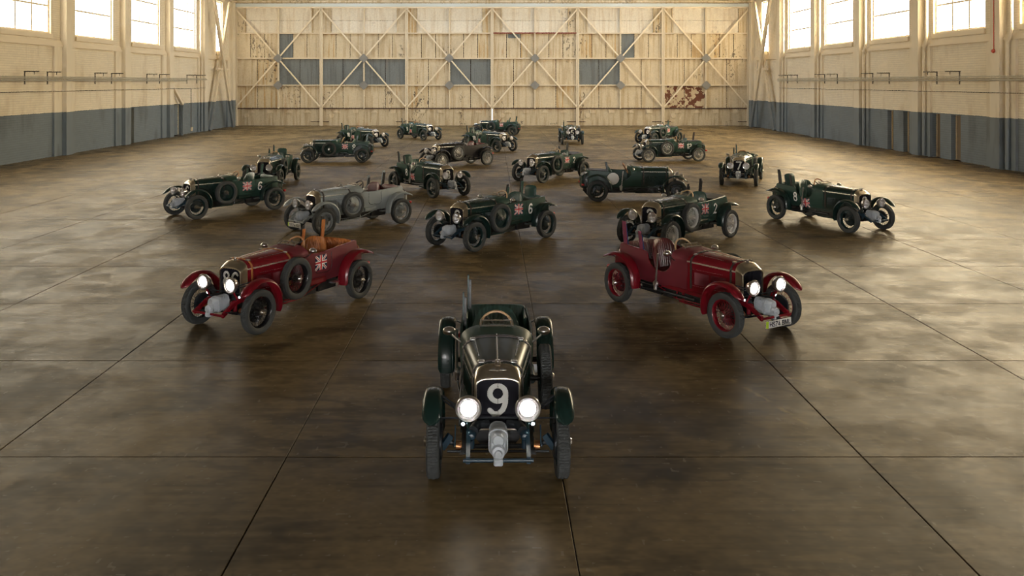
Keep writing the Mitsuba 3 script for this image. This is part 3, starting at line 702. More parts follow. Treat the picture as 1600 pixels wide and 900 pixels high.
    P['cross_stay'] = join(rod((0.05, -0.62, 0.60), (0.05, 0.62, 0.60), 0.009, 6), *[rod((0.20, s * 0.37, 0.72 + d), (0.06, s * 0.56, 0.79 + d), 0.010, 6) for s in (1, -1) for d in (0.0, 0.035)], *[rod((0.05, s * 0.30, 0.60), (-0.03, s * 0.55, 0.80), 0.010, 6) for s in (1, -1)])
    sl = lathe([(0.0, -0.04), (0.02, -0.03), (0.028, 0.0), (0.022, 0.012), (0.0, 0.016)], 12, 'x')
    P['side_lamp'] = [move(sl, (0.10, s * 0.345, 0.565)) for s in (1, -1)]
    P['side_lamp_lit'] = [move(lathe([(0.0, 0.019), (0.018, 0.015)], 10, 'x'), (0.10, s * 0.345, 0.565)) for s in (1, -1)]
    # ---- supercharger
    nb = q(8, 5)
    def rrect(x, hw, z0, z1, r, n=nb):
        pts = []
        for cy, cz, a0 in ((hw - r, z1 - r, 0), (-(hw - r), z1 - r, 90), (-(hw - r), z0 + r, 180), (hw - r, z0 + r, 270)):
            for t in np.linspace(a0, a0 + 90, n): pts.append((x, cy + r * math.cos(math.radians(t)), cz + r * math.sin(math.radians(t))))
        return pts
    sc_ = [loft([rrect(0.02, 0.082, 0.36, 0.592, 0.07), rrect(0.20, 0.082, 0.36, 0.592, 0.07)]), loft([rrect(0.20, 0.096, 0.345, 0.606, 0.075), rrect(0.245, 0.096, 0.345, 0.606, 0.075)]),
           loft([rrect(0.245, 0.084, 0.355, 0.596, 0.07), rrect(0.325, 0.078, 0.362, 0.588, 0.07), rrect(0.335, 0.068, 0.37, 0.578, 0.06)])]
    for x in np.linspace(0.03, 0.17, q(6, 4)): sc_.append(loft([rrect(x - 0.005, 0.088, 0.354, 0.599, 0.072), rrect(x + 0.005, 0.088, 0.354, 0.599, 0.072)]))
    P['supercharger'] = move(join(*sc_), (0.04, 0, -0.025))
    P['nose'] = move(join(move(lathe([(0.0, 0.06), (0.03, 0.058), (0.036, 0.045), (0.036, 0.03), (0.060, 0.025), (0.066, 0.0), (0.066, -0.03)], q(24, 12), 'x'), (0.385, 0, 0.435)),
                     move(lathe([(0.0, 0.03), (0.05, 0.028), (0.064, 0.012), (0.070, -0.02)], q(24, 12), 'x'), (0.335, 0, 0.530)), cbox(0.30, 0.43, -0.045, 0.045, 0.315, 0.39, 0.012)), (0.03, 0, -0.025))
    if hi:
        P['bolts'] = join(*[move(lathe([(0, 0.012), (0.007, 0.010), (0.007, 0)], 6, 'x'), (0.284, 0.086 * sy, z - 0.025)) for sy in (-1, 1) for z in (0.40, 0.45, 0.50, 0.55)])
    P['inlet_pipe'] = [tube([(-0.02, s * 0.09, 0.52), (0.0, s * 0.17, 0.52), (0.03, s * 0.22, 0.51), (0.13, s * 0.245, 0.50)], [0.04, 0.042, 0.048, 0.052], q(14, 8)) for s in (1, -1)]
    P['carburettor'] = [join(move(lathe([(0.0, 0.075), (0.028, 0.068), (0.044, 0.045), (0.046, 0.0), (0.04, -0.02)], q(18, 10), 'x'), (0.14, s * 0.262, 0.47)), rod((0.12, s * 0.262, 0.33), (0.12, s * 0.262, 0.45), 0.03, q(12, 8))) for s in (1, -1)]
    # ---- chassis, axles, springs
    rail = []
    for s in (1, -1):
        pth = [(0.42, 0.335), (0.36, 0.36), (0.25, 0.43), (0.10, 0.485), (-0.10, 0.50), (-0.4, 0.475), (-1.0, 0.43), (-2.1, 0.43), (-2.45, 0.52), (-2.75, 0.52), (-3.0, 0.45)]
        sp_ = spline(pth, q(30, 16))
        rail.append(loft([[(x, s * (0.29 + dy), z + dz) for dy, dz in ((-0.02, -0.035), (0.02, -0.035), (0.02, 0.035), (-0.02, 0.035))] for x, z in sp_]))
    P['chassis'] = join(*rail, rod((0.42, -0.335, 0.335), (0.42, 0.335, 0.335), 0.019, 10))
    P['front_axle'] = join(tube([(0, -0.60, 0.35), (0, -0.46, 0.335), (0, -0.34, 0.30), (0, 0.34, 0.30), (0, 0.46, 0.335), (0, 0.60, 0.35)], 0.024, 8), rod((0.16, -0.50, 0.315), (0.16, 0.50, 0.315), 0.013, 8))
    P['rear_axle'] = join(rod((-WB, -0.6, 0.35), (-WB, 0.6, 0.35), 0.035, 8), move(trimesh_sphere(0.13), (-WB, 0, 0.36)))
    P['leaf_spring'] = [join(*[loft([[(x, s * 0.34 + dy, z + dz - k * 0.012) for dy, dz in ((-0.024, -0.005), (0.024, -0.005), (0.024, 0.005), (-0.024, 0.005))] for x, z in [(x0 + u * (0.36 - 0.06 * k), 0.335 + 0.045 * (u * (1 - 0.15 * k)) ** 2 + 0.0) for u in np.linspace(-1, 1, 9)]]) for k in range(4)]) for x0 in (0.02, -WB) for s in (1, -1)]
    P['damper'] = [join(move(lathe([(0.0, 0.03), (0.05, 0.028), (0.052, 0.0), (0.052, -0.03), (0, -0.03)], q(18, 10), 'y'), (0.10, s * 0.385, 0.345))) for s in (1, -1)]
    P['damper_arm'] = [join(bar((0.10, s * 0.425, 0.345), (-0.02, s * 0.425, 0.50), 0.012, 0.03), bar((0.10, s * 0.43, 0.345), (0.0, s * 0.45, 0.33), 0.012, 0.03), bar((0.02, s * 0.47, 0.42), (0.05, s * 0.56, 0.30), 0.05, 0.06)) for s in (1, -1)]
    P['valance'] = [join(*[orient_box(box(a, b, s * 0.375, s * 0.30, 0.265, 0.45)) for a, b in ((-0.62, -1.18), (-1.24, -1.70), (-1.76, -2.25))]) for s in (1, -1)]
    P['side_frame'] = [join(*[orient_box(box(a, b, s * 0.39, s * 0.31, z0, z1)) for a, b, z0, z1 in ((-0.48, -1.74, 0.415, 0.475), (-0.48, -1.30, 0.245, 0.275), (-0.55, -0.61, 0.26, 0.44), (-1.19, -1.23, 0.26, 0.44))]) for s in (1, -1)]
    P['undertray'] = box(-2.30, -0.35, -0.31, 0.31, 0.29, 0.325)
    P['tie_rod'] = [join(rod((-0.46, s * 0.40, 0.33), (-1.35, s * 0.40, 0.29), 0.010, 6), rod((-1.35, s * 0.40, 0.29), (-1.85, s * 0.40, 0.43), 0.010, 6), rod((-1.35, s * 0.40, 0.28), (-1.35, s * 0.38, 0.42), 0.012, 6)) for s in (1, -1)]
    P['tool_box'] = cbox(-1.50, -1.86, 0.37, 0.455, 0.42, 0.53, 0.025)
    P['step'] = join(cbox(-1.98, -2.20, 0.44, 0.56, 0.385, 0.41, 0.008), rod((-2.09, 0.34, 0.395), (-2.09, 0.46, 0.395), 0.014, 6))
    P['exhaust'] = tube([(-0.9, -0.40, 0.36), (-1.8, -0.40, 0.34), (-2.2, -0.40, 0.30), (-2.9, -0.38, 0.30), (-3.05, -0.37, 0.36)], 0.026, q(12, 8))
    # ---- wings
    fp = spline([(-0.440, 0.26), (-0.475, 0.42), (-0.43, 0.62), (-0.28, 0.79), (-0.06, 0.862), (0.14, 0.835), (0.28, 0.755), (0.375, 0.655)], q(36, 18))
    fh = np.full(len(fp), 0.098); nb_ = max(3, len(fp) // 7)
    fh[-nb_:] = 0.098 * np.sqrt(np.clip(1 - np.linspace(0, 0.985, nb_) ** 2, 0.02, 1)); fh[:2] = (0.075, 0.092)
    P['front_wing'] = [strip(fp[::-1], fh[::-1], yc=s * (HT + 0.01), crown=0.022, lip=0.022) for s in (1, -1)]
    rp = spline([(-2.115, 0.33), (-2.115, 0.44), (-2.16, 0.64), (-2.30, 0.80), (-2.50, 0.885), (-2.70, 0.885), (-2.86, 0.835), (-2.99, 0.785)], q(36, 18))
    rh = np.full(len(rp), 0.105); rh[-2:] = (0.095, 0.06); rh[:2] = (0.085, 0.10)
    P['rear_wing'] = [strip(rp, rh, yc=s * (HT - 0.02), crown=0.020, lip=0.018) for s in (1, -1)]
    inner = []
    P['wing_inner'] = [orient_all2(loft([[(x, s * y, z) for y in (0.535, 0.545)] + [(x, s * y, 0.30 if k == 0 else z0) for y in (0.545, 0.535)] for k, (x, z, z0) in enumerate([(float(p[0]), float(p[1]) - 0.01, max(0.36, float(p[1]) - 0.25)) for p in rp[2:-6]])])) for s in (1, -1)]
    P['wing_stay'] = [rod((-2.92, s * 0.36, 0.70), (-2.92, s * 0.62, 0.81), 0.010, 6) for s in (1, -1)]
    # ---- cockpit
    def pad(x0, hw, z0, z1, th, flutes, wrap=0.10, lean=0.10, nu=41, nv=13, rnd=0.5):
        """a fluted seat back: rounded top, wrapped round the sitter"""
        u = np.linspace(-1, 1, nu); vv = np.linspace(0, 1, nv)
        U, V = np.meshgrid(u, vv)
        Y = U * hw * (0.88 + 0.12 * np.sin(np.clip(V / 0.5, 0, 1) * np.pi / 2))
        Z = z0 + (z1 - z0) * V * (1 - rnd * np.abs(U) ** 4.5)
        X = x0 - lean * V + wrap * np.abs(U) ** 2.3
        fl = 0.024 * np.abs(np.cos(U * np.pi * flutes / 2)) ** 0.6 * np.clip(1.15 - np.abs(U), 0, 1) * np.clip((1 - V) * 6, 0, 1)
        edge = np.clip(np.minimum((1 - np.abs(U)) * 4, (1 - V) * 3), 0, 1) ** 0.5
        A = np.stack([X + fl + 0.5 * th * edge, Y, Z], -1); B = np.stack([X - 0.5 * th * edge - 0.004, Y, Z], -1)
        vts = np.concatenate([A.reshape(-1, 3), B.reshape(-1, 3)]); f = tri(grid_faces(nv, nu)); n = nu * nv
        fb = f[:, ::-1] + n
        e = [(i * nu) for i in range(nv)] + [(nv - 1) * nu + j for j in range(1, nu)] + [i * nu + nu - 1 for i in range(nv - 2, -1, -1)] + [j for j in range(nu - 2, 0, -1)]
        e = np.array(e); e2 = np.roll(e, -1)
        rim = np.stack([e, e2, e2 + n, e + n], 1)
        return orient((vts, np.vstack([f, fb, tri(rim)])))
    nu, nv = q(121, 37), q(15, 9)
    P['seat_back'] = pad(-2.12, 0.295, 0.56, 1.14, 0.07, q(13, 9), 0.15, 0.10, nu, nv, 0.42)
    P['seat_cushion'] = cbox(-2.16, -1.72, -0.25, 0.25, 0.50, 0.66, 0.05)
    P['bench_back'] = pad(-2.70, 0.365, 0.60, 1.03, 0.07, 17, 0.02, 0.03, q(145, 69), 7, 0.05)
    P['bench_cushion'] = cbox(-2.72, -2.38, -0.35, 0.35, 0.52, 0.68, 0.05)
    P['bench_side'] = [cbox(-2.72, -2.24, s * 0.375 - 0.022, s * 0.375 + 0.022, 0.62, 0.985, 0.018) for s in (1, -1)]
    P['headrest'] = pad(-2.70, 0.19, 0.98, 1.27, 0.05, 0.001, 0.0, 0.04, 21, 9, 0.18)
    P['tonneau'] = loft([[(x, y * w, z) for y, z in ((0.41, 0.96), (0.38, zt), (0.0, zt + 0.025), (-0.38, zt), (-0.41, 0.96), (0.0, 0.95))] for x, w, zt in ((-2.22, 1.0, 0.985), (-2.5, 1.0, 1.005), (-2.81, 0.95, 1.02))])
    def post(x, z1, w, yp):
        return (orient_box(mesh([[x - 0.02 + dx - (0.07 if z > 1 else 0), yp + dy, z] for z in (0.90, z1) for dx, dy in ((-w, -0.016), (w, -0.016), (w, 0.004), (-w, 0.004))], [[0, 1, 2, 3], [4, 5, 6, 7], [0, 1, 5, 4], [1, 2, 6, 5], [2, 3, 7, 6], [3, 0, 4, 7]])),
                orient_box(mesh([[x - 0.02 + dx - (0.065 if z > 1 else 0), yp + dy, z] for z in (0.90, z1 - 0.06) for dx, dy in ((-w * 0.8, 0.004), (w * 0.8, 0.004), (w * 0.8, 0.034), (-w * 0.8, 0.034))], [[0, 1, 2, 3], [4, 5, 6, 7], [0, 1, 5, 4], [1, 2, 6, 5], [2, 3, 7, 6], [3, 0, 4, 7]])))
    P['post'] = [post(-2.20, 1.29, 0.035, -0.40), post(-2.70, 1.40, 0.045, -0.35)]
    # steering wheel
    cx, cz, tl = -1.585, 1.045, math.radians(28)
    ux, uz = -math.sin(tl), math.cos(tl)
    a = np.linspace(0, 2 * np.pi, q(40, 24), endpoint=False)
    P['steering_wheel'] = tube([(cx + 0.19 * math.sin(t) * ux, 0.19 * math.cos(t), cz + 0.19 * math.sin(t) * uz) for t in a], 0.0155, q(10, 6), True)
    P['wheel_spoke'] = join(*[bar((cx, 0, cz), (cx + 0.185 * math.sin(t) * ux, 0.185 * math.cos(t), cz + 0.185 * math.sin(t) * uz), 0.014, 0.022) for t in np.radians([45, 135, 225, 315])], rod((cx, 0, cz), (cx + 0.35 * math.cos(tl), 0, cz + 0.35 * math.sin(tl) * -1), 0.016, 8))
    # aero screen
    def sc_pt(y, u): return (-1.36 - 0.11 * u, y, 1.122 + 0.038 * u)
    P['windscreen'] = mesh([sc_pt(-0.18, 0), sc_pt(0.18, 0), sc_pt(0.18, 1), sc_pt(-0.18, 1)], [[0, 1, 2, 3]])
    P['windscreen_frame'] = join(rod(sc_pt(-0.19, 0), sc_pt(0.19, 0), 0.013, 6), rod(sc_pt(-0.18, 1), sc_pt(0.18, 1), 0.008, 6), rod(sc_pt(-0.18, -0.1), sc_pt(-0.18, 1.05), 0.010, 6), rod(sc_pt(0.18, -0.1), sc_pt(0.18, 1.05), 0.010, 6))
    mm = loft([[(x, w * math.cos(t), h * math.sin(t)) for t in np.linspace(0, 2 * np.pi, q(20, 12), endpoint=False)] for x, w, h in ((-0.03, 0.070, 0.045), (-0.02, 0.076, 0.050), (0.0, 0.074, 0.048), (0.03, 0.055, 0.034), (0.045, 0.02, 0.012))])
    P['mirror'] = [move(mm, (-1.40, s * 0.548, 1.055)) for s in (1, -1)]
    P['mirror_arm'] = [tube([(-1.38, s * 0.405, 0.93), (-1.39, s * 0.45, 0.955), (-1.40, s * 0.54, 1.03)], 0.011, 6) for s in (1, -1)]
    P['tail_lamp'] = [join(move(lathe([(0.0, -0.05), (0.034, -0.045), (0.038, -0.01), (0.034, 0.03), (0, 0.04)], q(16, 10), 'x'), (-3.06, s * 0.47, 0.54))) for s in (1, -1)]
    P['tail_lamp_arm'] = [rod((-3.03, s * 0.47, 0.54), (-2.98, s * 0.33, 0.55), 0.012, 6) for s in (1, -1)]
    P['brake_lever'] = join(tube([(-1.80, -0.47, 0.40), (-1.77, -0.475, 0.60), (-1.74, -0.475, 0.88)], 0.017, 8), cbox(-1.84, -1.76, -0.495, -0.445, 0.34, 0.48, 0.02), move(lathe([(0, 0.03), (0.05, 0.028), (0.06, 0), (0.05, -0.02), (0, -0.02)], 14, 'y'), (-1.80, -0.465, 0.46)))
    P['brake_lever_grip'] = rod((-1.74, -0.475, 0.88), (-1.725, -0.475, 0.99), 0.022, 8)
    P['brake_rod'] = join(rod((-1.80, -0.47, 0.42), (-2.25, -0.42, 0.40), 0.010, 6), rod((-1.80, -0.47, 0.38), (-1.40, -0.42, 0.32), 0.010, 6))
    P['spare_arm'] = rod((-1.0, 0.36, 0.645), (-1.0, 0.50, 0.645), 0.03, 8)
    P['filler_cap'] = move(lathe([(0.0, 0.03), (0.03, 0.028), (0.036, 0.01), (0.036, 0)], 12, 'z'), (-2.90, -0.16, 0.895))
    # ---- flag and badge
    m = 7; uu = np.linspace(0, 1, m)
    P['flag'] = {}
    for s, xc in ((1, -1.76), (-1, -1.70)):
        V, UV = [], []
        for b in uu:
            for a_ in uu:
                x = xc - s * (a_ - 0.5) * 0.30 if s > 0 else xc + (a_ - 0.5) * 0.30
                z = 0.655 + b * 0.26 if s > 0 else 0.445 + b * 0.25
                V.append((x, s * (float(body_y(x, z)) + 0.006), z)); UV.append((a_, b))
        P['flag'][s] = (mesh(V, grid_faces(m, m)), np.array(UV))
    return P
def trimesh_sphere(r):
    s = trimesh.creation.icosphere(2, r); return np.array(s.vertices), np.array(s.faces)
def orient_all2(m): return m[0], tri(m[1])

def stroke_digits(text, h, wd=0.155):
    from shapely.geometry import LineString
    from shapely import affinity, union_all
    def ell(cx, cy, rx, ry, a0, a1, n=28): return [(cx + rx * math.cos(math.radians(t)), cy + ry * math.sin(math.radians(t))) for t in np.linspace(a0, a1, n)]
    nine = [ell(.3, .69, .22, .235, 0, 360), ell(.3, .69, .22, .235, 0, 0, 1) + [(.52, .55), (.50, .36), (.43, .19), (.31, .085), (.18, .085), (.08, .19)]]
    D = {'9': nine, '6': [[(.6 - x, 1 - y) for x, y in l] for l in nine], '8': [ell(.3, .725, .18, .195, 0, 360), ell(.3, .295, .225, .215, 0, 360)], '0': [ell(.3, .5, .22, .42, 0, 360)],
         '2': [ell(.3, .70, .215, .22, 165, -30) + [(.36, .40), (.09, .08), (.53, .08)]], '1': [[(.18, .78), (.32, .90), (.32, .08)]],
         '3': [ell(.28, .71, .20, .21, 150, -80) + ell(.28, .295, .235, .215, 80, -150)], '5': [[(.50, .92), (.15, .92), (.11, .53)] + ell(.28, .33, .23, .25, 125, -150)], '7': [[(.06, .92), (.53, .92), (.22, .08)]]}
    out, x = [], 0.0
    for ch in text:
        g = union_all([LineString(l).buffer(wd / 2, quad_segs=3, join_style='mitre') for l in D[ch]])
        w = 0.36 if ch == '1' else 0.66
        out.append(affinity.translate(g, x - (0.12 if ch == '1' else 0), 0)); x += w
    g = affinity.scale(union_all(out), h, h, origin=(0, 0)).simplify(0.0015)
    t = trimesh.util.concatenate([trimesh.creation.extrude_polygon(q, 0.003, engine='earcut') for q in getattr(g, 'geoms', [g])])
    v = np.array(t.vertices); v[:, 0] -= (v[:, 0].min() + v[:, 0].max()) / 2; v[:, 1] -= h / 2
    return v, np.array(t.faces)
def digits(text, h, bold=True):
    t = meshkit.text_mesh(text, h, 0.003, bold)
    v = np.array(t.vertices); v[:, 0] -= (v[:, 0].min() + v[:, 0].max()) / 2; v[:, 1] -= (v[:, 1].min() + v[:, 1].max()) / 2
    return v, np.array(t.faces)
def side_text(text, h, s, xc, zc):
    v, f = stroke_digits(text, h)
    x = xc - s * v[:, 0]; z = zc + v[:, 1]
    y = s * (body_y(x, z) + 0.007 + v[:, 2])
    return np.stack([x, y, z], 1), (f if s < 0 else f)
def front_text(text, h, xp, yc, zc):
    v, f = stroke_digits(text, h, 0.15)
    return np.stack([xp + v[:, 2], yc + v[:, 0] * (1.08 if len(text) == 1 else 1.0), zc + v[:, 1]], 1), f

PARTS = {h: make_parts(h) for h in (True, False)}
PLY = {}
SM = {'tyre': 35, 'rim': 40, 'hub': 40, 'brake_drum': 40, 'bonnet': 50, 'body': 40, 'tail': 35, 'radiator_shell': 50, 'front_wing': 40, 'rear_wing': 40, 'headlamp_bowl': True, 'headlamp_reflector': True, 'headlamp_rim': 60,
      'headlamp_lens': True, 'headlamp_lit': True, 'seat_back': 60, 'bench_back': 60, 'headrest': 60, 'steering_wheel': True, 'mirror': 50, 'supercharger': 35, 'nose': 35, 'inlet_pipe': 50, 'carburettor': 40, 'exhaust': 50, 'tail_lamp': 40, 'damper': 40, 'bonnet_strap': 30, 'chassis': 30, 'beading': 50, 'radiator_cap': 40}
def pd(hi, name, i=None):
    k = (hi, name, i)
    if k not in PLY:
        m = PARTS[hi][name]
        if i is not None: m = m[i]
        PLY[k] = ply(m, smooth=SM.get(name, False))
    return PLY[k]

def car(pose, label, paint='green', wheels='wheel_green', hubm='chrome', seat='green_leather', strap='strap_dark', rim='wood', hi=False, lit=False, front_no=None, side_no=None, flag=True, disc=False,
        plate=None, tonneau=False, headrest=False, posts=('black', 'green_leather'), spokes=None, post_ids=(0, 1), badge=False, sides=(1, -1), screen=True):
    X, Y, yaw = pose
    TW = T().translate([X, Y, 0]).rotate([0, 0, 1], yaw)
    k = thing('vintage_car', label=label, category='car', group='vintage open racing cars parked in the hangar')
    gl, cl = paint + '_gloss', paint + '_cloth'
    def p(name, material, i=None, base=None, parent=None, emit=None, **lab):
        return add(base or name, pd(hi, name, i), material, parent or k, to_world=TW, emit=emit, **lab)
    sp = spokes or wheels
    p('body', cl)
    b = p('bonnet', gl)
    p('hinge_strip', 'trim', parent=b)
    for i in (0, 1): p('shoulder_trim', 'trim', i, parent=b)
    for i in (0, 1): p('bonnet_strap', strap, i, parent=b)
    for i in range(4): p('buckle', 'silver', i, parent=b)
    p('louvres', gl, parent=b, kind='stuff', label='rows of pressed louvres')
    if hi: p('rivets', 'silver', parent=b, kind='stuff', label='rows of small rivets')
    for i in (0, 1): p('beading', gl, i)
    p('door_edge', 'black')
    t = p('tail', gl)
    for i in (0, 1): p('tail_strap', strap, i, parent=t)
    p('filler_cap', 'silver', parent=t)
    r = p('radiator_shell', 'nickel')
    p('radiator_grille', 'mesh', parent=r); p('centre_bar', 'mesh', parent=r)
    p('radiator_cap', 'chrome', parent=r); p('cap_ears', strap, parent=r)
    p('apron', 'black')
    if front_no:
        hh = 0.335
        if len(front_no) == 1: add('number', ply(front_text(front_no, hh, -0.047, 0.0, 0.745)), 'stencil', r, to_world=TW, label=f'white stencilled number {front_no} on the stone guard')
        else: add('number', ply(front_text(front_no, 0.27, -0.047, 0.0, 0.775)), 'stencil', r, to_world=TW, label=f'white stencilled number {front_no} on the stone guard')
    if badge:
        v, f = digits('B', 0.026)
        A = RY(math.radians(-28))
        q = np.stack([v[:, 2], v[:, 0], v[:, 1]], 1) @ np.array([[math.cos(0.9), 0, -math.sin(0.9)], [0, 1, 0], [math.sin(0.9), 0, math.cos(0.9)]]).T
        wings = []
        for s in (1, -1):
            for j in range(4):
                wings.append(bar((0.0, s * (0.020 + 0.003 * j), 0.004 * (j - 1.5)), (0.0, s * (0.085 - 0.014 * j), 0.004 * (j - 1.5) + 0.002), 0.004, 0.0045, up=(1, 0, 0)))
        w = join(*wings)
        th = math.radians(42)
        rot = np.array([[math.sin(th), 0, -math.cos(th)], [0, 1, 0], [math.cos(th), 0, math.sin(th)]])
        flat = np.stack([v[:, 2] + 0.002, v[:, 0], v[:, 1]], 1)
        em = join((flat, f), w)
        # local frame: x out of the shell's sloping top, z up along the slope
        o, u = np.array([math.cos(math.radians(40)), 0, math.sin(math.radians(40))]), np.array([-math.sin(math.radians(40)), 0, math.cos(math.radians(40))])
        em = (np.array([-0.094, 0, 1.040]) + em[0][:, :1] * o + em[0][:, 1:2] * [0, 1, 0] + em[0][:, 2:] * u, em[1])
        add('badge', em, 'silver', r, to_world=TW, label='winged letter B badge')
    # headlamps
    for s in (1, -1):
        h = f'{k}__headlamp' + ('' if s > 0 else '_001')
        LW = TW @ T().translate([0.255, s * 0.288, 0.768])
        for nm, mt in (('headlamp_bowl', 'chrome'), ('headlamp_reflector', 'reflector'), ('headlamp_rim', 'chrome'), ('headlamp_bulb', 'white')):
            add(nm.replace('headlamp_', ''), pd(hi, nm), mt, h, to_world=LW)
        if lit: add('lit_lens', pd(hi, 'headlamp_lit'), 'glass_dull', h, to_world=LW, emit=LAMP, label='burning lamp')
        add('lens', pd(hi, 'headlamp_lens'), 'lens', h, to_world=LW)
        add('post', pd(hi, 'headlamp_post', 0 if s > 0 else 1), gl, h, to_world=TW)
        p('side_lamp', 'dark_steel', 0 if s > 0 else 1)
        if lit: p('side_lamp_lit', 'glass_dull', 0 if s > 0 else 1, base='side_lamp_lens', emit=SMALL_LAMP)
    p('cross_stay', 'dark_steel')
    sg = p('supercharger', 'cast'); p('nose', 'cast', parent=sg)
    if hi: p('bolts', 'silver', parent=sg, kind='stuff', label='flange bolts')
    chm = {'green': 'blue_steel', 'red': 'red_gloss', 'grey': 'grey_gloss', 'black': 'black_gloss', 'green_dark': 'blue_steel'}[paint]
    for i in (0, 1):
        p('inlet_pipe', 'dark_steel', i); p('carburettor', chm if paint != 'grey' else 'dark_steel', i)
        p('damper', 'copper', i); p('damper_arm', 'blue_steel', i); p('valance', 'black', i); p('side_frame', gl, i); p('tie_rod', gl, i)
        p('front_wing', gl, i); p('rear_wing', gl, i); p('wing_inner', gl, i); p('wing_stay', 'silver', i)
        p('mirror', 'chrome', i); p('mirror_arm', 'silver', i)
        p('tail_lamp', 'tail_red', i, label='red tail lamp'); p('tail_lamp_arm', 'dark_steel', i); p('bench_side', seat, i)
    p('chassis', chm); p('front_axle', 'dark_steel'); p('rear_axle', 'black'); p('undertray', 'black'); p('step', 'silver'); p('tool_box', gl); p('exhaust', 'dark_steel')
    for i in range(4): p('leaf_spring', 'black', i)
    # wheels
    def wheel(base, px, py, pz, side, brake=True, turn=0.0, wm=wheels):
        w = key_for(base, k)
        WW = TW @ T().translate([px, py, pz]).rotate([0, 0, 1], 0 if side > 0 else 180).rotate([0, 1, 0], turn)
        add('tyre', pd(hi, 'tyre'), 'tyre', w, to_world=WW)
        add('rim', pd(hi, 'rim'), wm, w, to_world=WW)
        add('spokes', pd(hi, 'spokes'), sp, w, to_world=WW, kind='stuff', label='wire spokes')
        add('hub', pd(hi, 'hub'), hubm, w, to_world=WW)
        if brake: add('brake_drum', pd(hi, 'brake_drum'), 'dark_steel' if wheels != 'wheel_grey' else 'grey_gloss', w, to_world=WW)
    rr = random.Random(int(X * 100) + 7)
    for px, s in ((0, 1), (0, -1), (-WB, 1), (-WB, -1)): wheel('wheel', px, s * HT, RW, s, True, rr.uniform(0, 360))
    wheel('spare_wheel', -1.0, 0.535, 0.665, 1, False, rr.uniform(0, 360))
    p('spare_arm', 'black')
    # cockpit
    s = p('seat_back', seat, base='driver_seat'); p('seat_cushion', seat, parent=s)
    if tonneau: p('tonneau', 'black_cloth', label='black tonneau cover')
    else:
        s = p('bench_back', seat, base='rear_seat'); p('bench_cushion', seat, parent=s)
        if headrest: p('headrest', cl, label='padded back of the rear seat')
    for i in post_ids:
        for j, nm in ((0, 'side_post'), (1, 'side_post_pad')):
            kk = (hi, 'post', i, j)
            if kk not in PLY: PLY[kk] = ply(PARTS[hi]['post'][i][j])
            if j == 0: pk = add('side_post', PLY[kk], posts[0], k, to_world=TW)
            else: add('pad', PLY[kk], posts[1], pk, to_world=TW)
    s = p('steering_wheel', rim); p('wheel_spoke', 'dark_steel', base='spokes', parent=s)
    if screen:
        s = p('windscreen_frame', 'chrome', base='windscreen'); p('windscreen', 'lens', base='glass', parent=s)
    s = p('brake_lever', 'silver'); p('brake_lever_grip', 'silver', base='grip', parent=s); p('brake_rod', 'dark_steel')
    # flag, number, plate
    for s in sides:
        if flag:
            kk = (hi, 'flag', s)
            if kk not in PLY: PLY[kk] = ply(PARTS[hi]['flag'][s][0], smooth=True, uv=PARTS[hi]['flag'][s][1])
            add('flag', PLY[kk], 'flag', k, to_world=TW, label='painted union flag')
        if side_no:
            add('side_number', ply(side_text(side_no, 0.265, s, -2.20 if s > 0 else -2.06, 0.755 if s > 0 else 0.70)), 'white', k, to_world=TW, label=f'white racing number {side_no} on the side')
        if disc:
            a = np.linspace(0, 2 * np.pi, 32, endpoint=False)
            xc, zc, R = -2.06, 0.735, 0.20
            v = [(xc, s * (float(body_y(xc, zc)) + 0.006), zc)] + [(xc + R * math.cos(t), s * (float(body_y(xc + R * math.cos(t), zc + R * math.sin(t))) + 0.006), zc + R * math.sin(t)) for t in a]
            add('roundel', mesh(v, [[0, 1 + i, 1 + (i + 1) % 32] for i in range(32)]), 'white', k, to_world=TW, label='plain white roundel')
    if plate:
        pk = add('number_plate', cbox(0.472, 0.484, -0.28, 0.28, 0.195, 0.305, 0.004), 'white', k, to_world=TW, label='white number plate with a green band')
        v, f = digits(plate, 0.072)
        v[:, 0] *= 0.455 / (v[:, 0].max() - v[:, 0].min())
        add('bracket', box(0.43, 0.473, -0.03, 0.03, 0.28, 0.345), 'dark_steel', pk, to_world=TW)
        add('lettering', (np.stack([0.485 + v[:, 2] * 0.3, 0.026 + v[:, 0], 0.250 + v[:, 1]], 1), f), 'text_dark', pk, to_world=TW)
        add('band', box(0.483, 0.4855, -0.278, -0.225, 0.198, 0.302), 'plate_green', pk, to_world=TW)
    return k

G = dict(paint='green')
car((0.057, 8.83, -89.7), 'dark green car with lit headlamps and a white 9 on its grille, nearest the camera', hi=True, lit=True, front_no='9', flag=False, badge=True, rim='pale_rim', posts=('green_dark_cloth', 'black'), seat='green_leather', **G)
car((-4.21, 14.10, -118.17), 'dark red car with tan leather seats, lit headlamps and a union flag', paint='red', wheels='black_gloss', seat='tan', strap='strap_tan', rim='wood', hi=True, lit=True, front_no='86', sides=(1,), posts=('black', 'tan'))
car((4.14, 13.93, -59.2), 'dark red car with red wire wheels, lit headlamps and a number plate', paint='red', wheels='red_gloss', seat='oxblood', strap='strap_dark', rim='pale_rim', hi=True, lit=True, flag=False, plate='HS74 BML', posts=('purple_trim', 'blue_trim'))
car((-8.941, 25.768, -132.877), 'green car numbered 6 at the far left, in front of a car seen head-on', front_no='6', side_no='6', rim='wood', **G)
car((-4.779, 23.134, -133.497), 'pale grey car with a number plate and grey wire wheels', paint='grey', wheels='wheel_grey', seat='oxblood', rim='strap_dark', flag=False, plate='OU74 EXZ', hi=True, posts=('grey_gloss', 'black'))
car((-0.868, 20.915, -133.205), 'green car numbered 6 in the middle, with a pale steering wheel', front_no='6', side_no='6', rim='pale_rim', headrest=True, hi=True, **G)
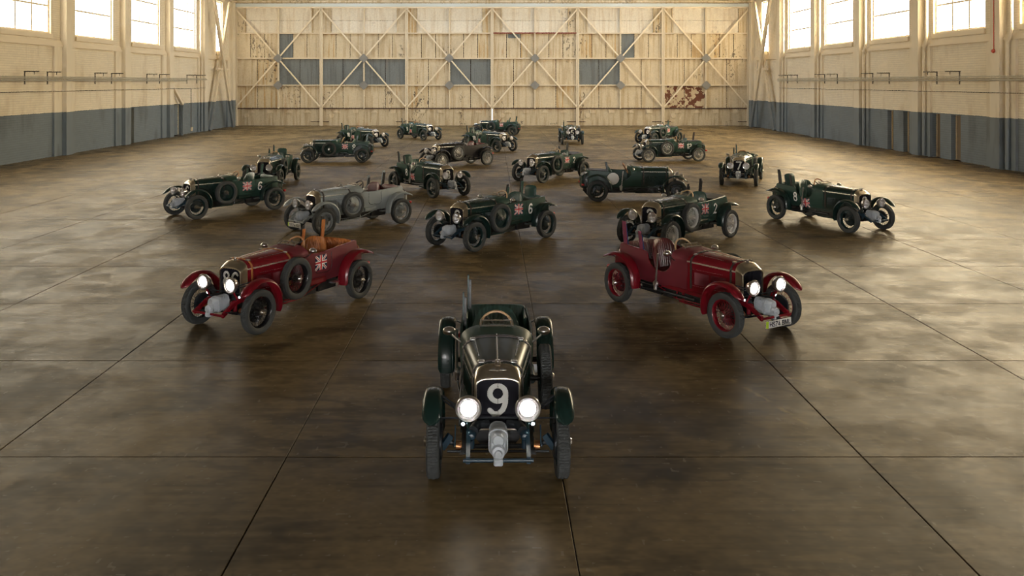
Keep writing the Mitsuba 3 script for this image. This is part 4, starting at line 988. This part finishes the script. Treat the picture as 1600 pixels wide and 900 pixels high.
car((3.729, 21.059, -136.0), 'green car numbered 2 with silver wire wheels and a black tonneau cover', wheels='silver_wheel', front_no='2', side_no='2', rim='pale_rim', tonneau=True, hi=True, posts=('black', 'black'), **G)
car((9.87, 23.322, -64.172), 'green car numbered 8 at the far right of the formation', front_no='8', side_no='8', headrest=True, rim='wood', **G)
car((6.06, 29.696, 0.268), 'dark green car seen from its right side with a plain white roundel', paint='green', flag=False, disc=True, rim='wood', tonneau=True, posts=('green_gloss', 'green_gloss'), post_ids=(0,))
car((1.51, 34.774, -133.28), 'green car numbered 2 with dark wheels, left of the white roundel car', front_no='2', side_no='2', rim='pale_rim', tonneau=True, posts=('black', 'black'), **G)
car((-1.495, 30.306, -53.605), 'green car numbered 8 behind the pale grey car, its front turned to the right', front_no='8', side_no='8', headrest=True, rim='pale_rim', **G)
car((-2.68, 40.6, -141.8), 'black car with pale silver wheels and no number on its side', paint='black', wheels='silver_wheel', seat='oxblood', flag=False, front_no='0', rim='strap_dark')
car((-8.537, 32.919, -91.24), 'green car seen head-on behind the left number 6, without a number', flag=False, rim='pale_rim', headrest=True, **G)
car((-8.968, 43.507, 182.428), 'dark green car numbered 9 seen from its left side', side_no='9', rim='pale_rim', **G)
car((9.384, 33.596, -110.578), 'dark green car with a 7 on its grille, seen from the front at the right', front_no='7', flag=False, rim='strap_tan', **G)
car((7.528, 43.791, -169.479), 'dark green car numbered 13 with silver wheels, seen from its left side', wheels='silver_wheel', side_no='13', tonneau=True, rim='wood', posts=('strap_dark', 'strap_dark'), **G)
car((9.892, 56.599, -137.391), 'small distant green car directly behind the car numbered 13', rim='wood', tonneau=True, **G)
car((5.058, 55.765, -90.631), 'distant dark green car with a 5 on its grille, seen head-on near the end doors', front_no='5', flag=False, **G)
car((-6.94, 53.216, -39.506), 'distant green car numbered 18 behind the number 9 seen from its side', side_no='18', headrest=True, **G)
car((-4.143, 59.725, -47.586), 'distant green car numbered 9 near the end doors, front turned to the right', side_no='9', **G)
car((0.709, 49.81, -46.225), 'distant green car numbered 18 behind the black car', side_no='18', headrest=True, front_no='18', rim='pale_rim', **G)
car((-0.989, 65.421, 170.0), 'farthest dark green car, in front of the gap in the end doors', rim='wood', **G)
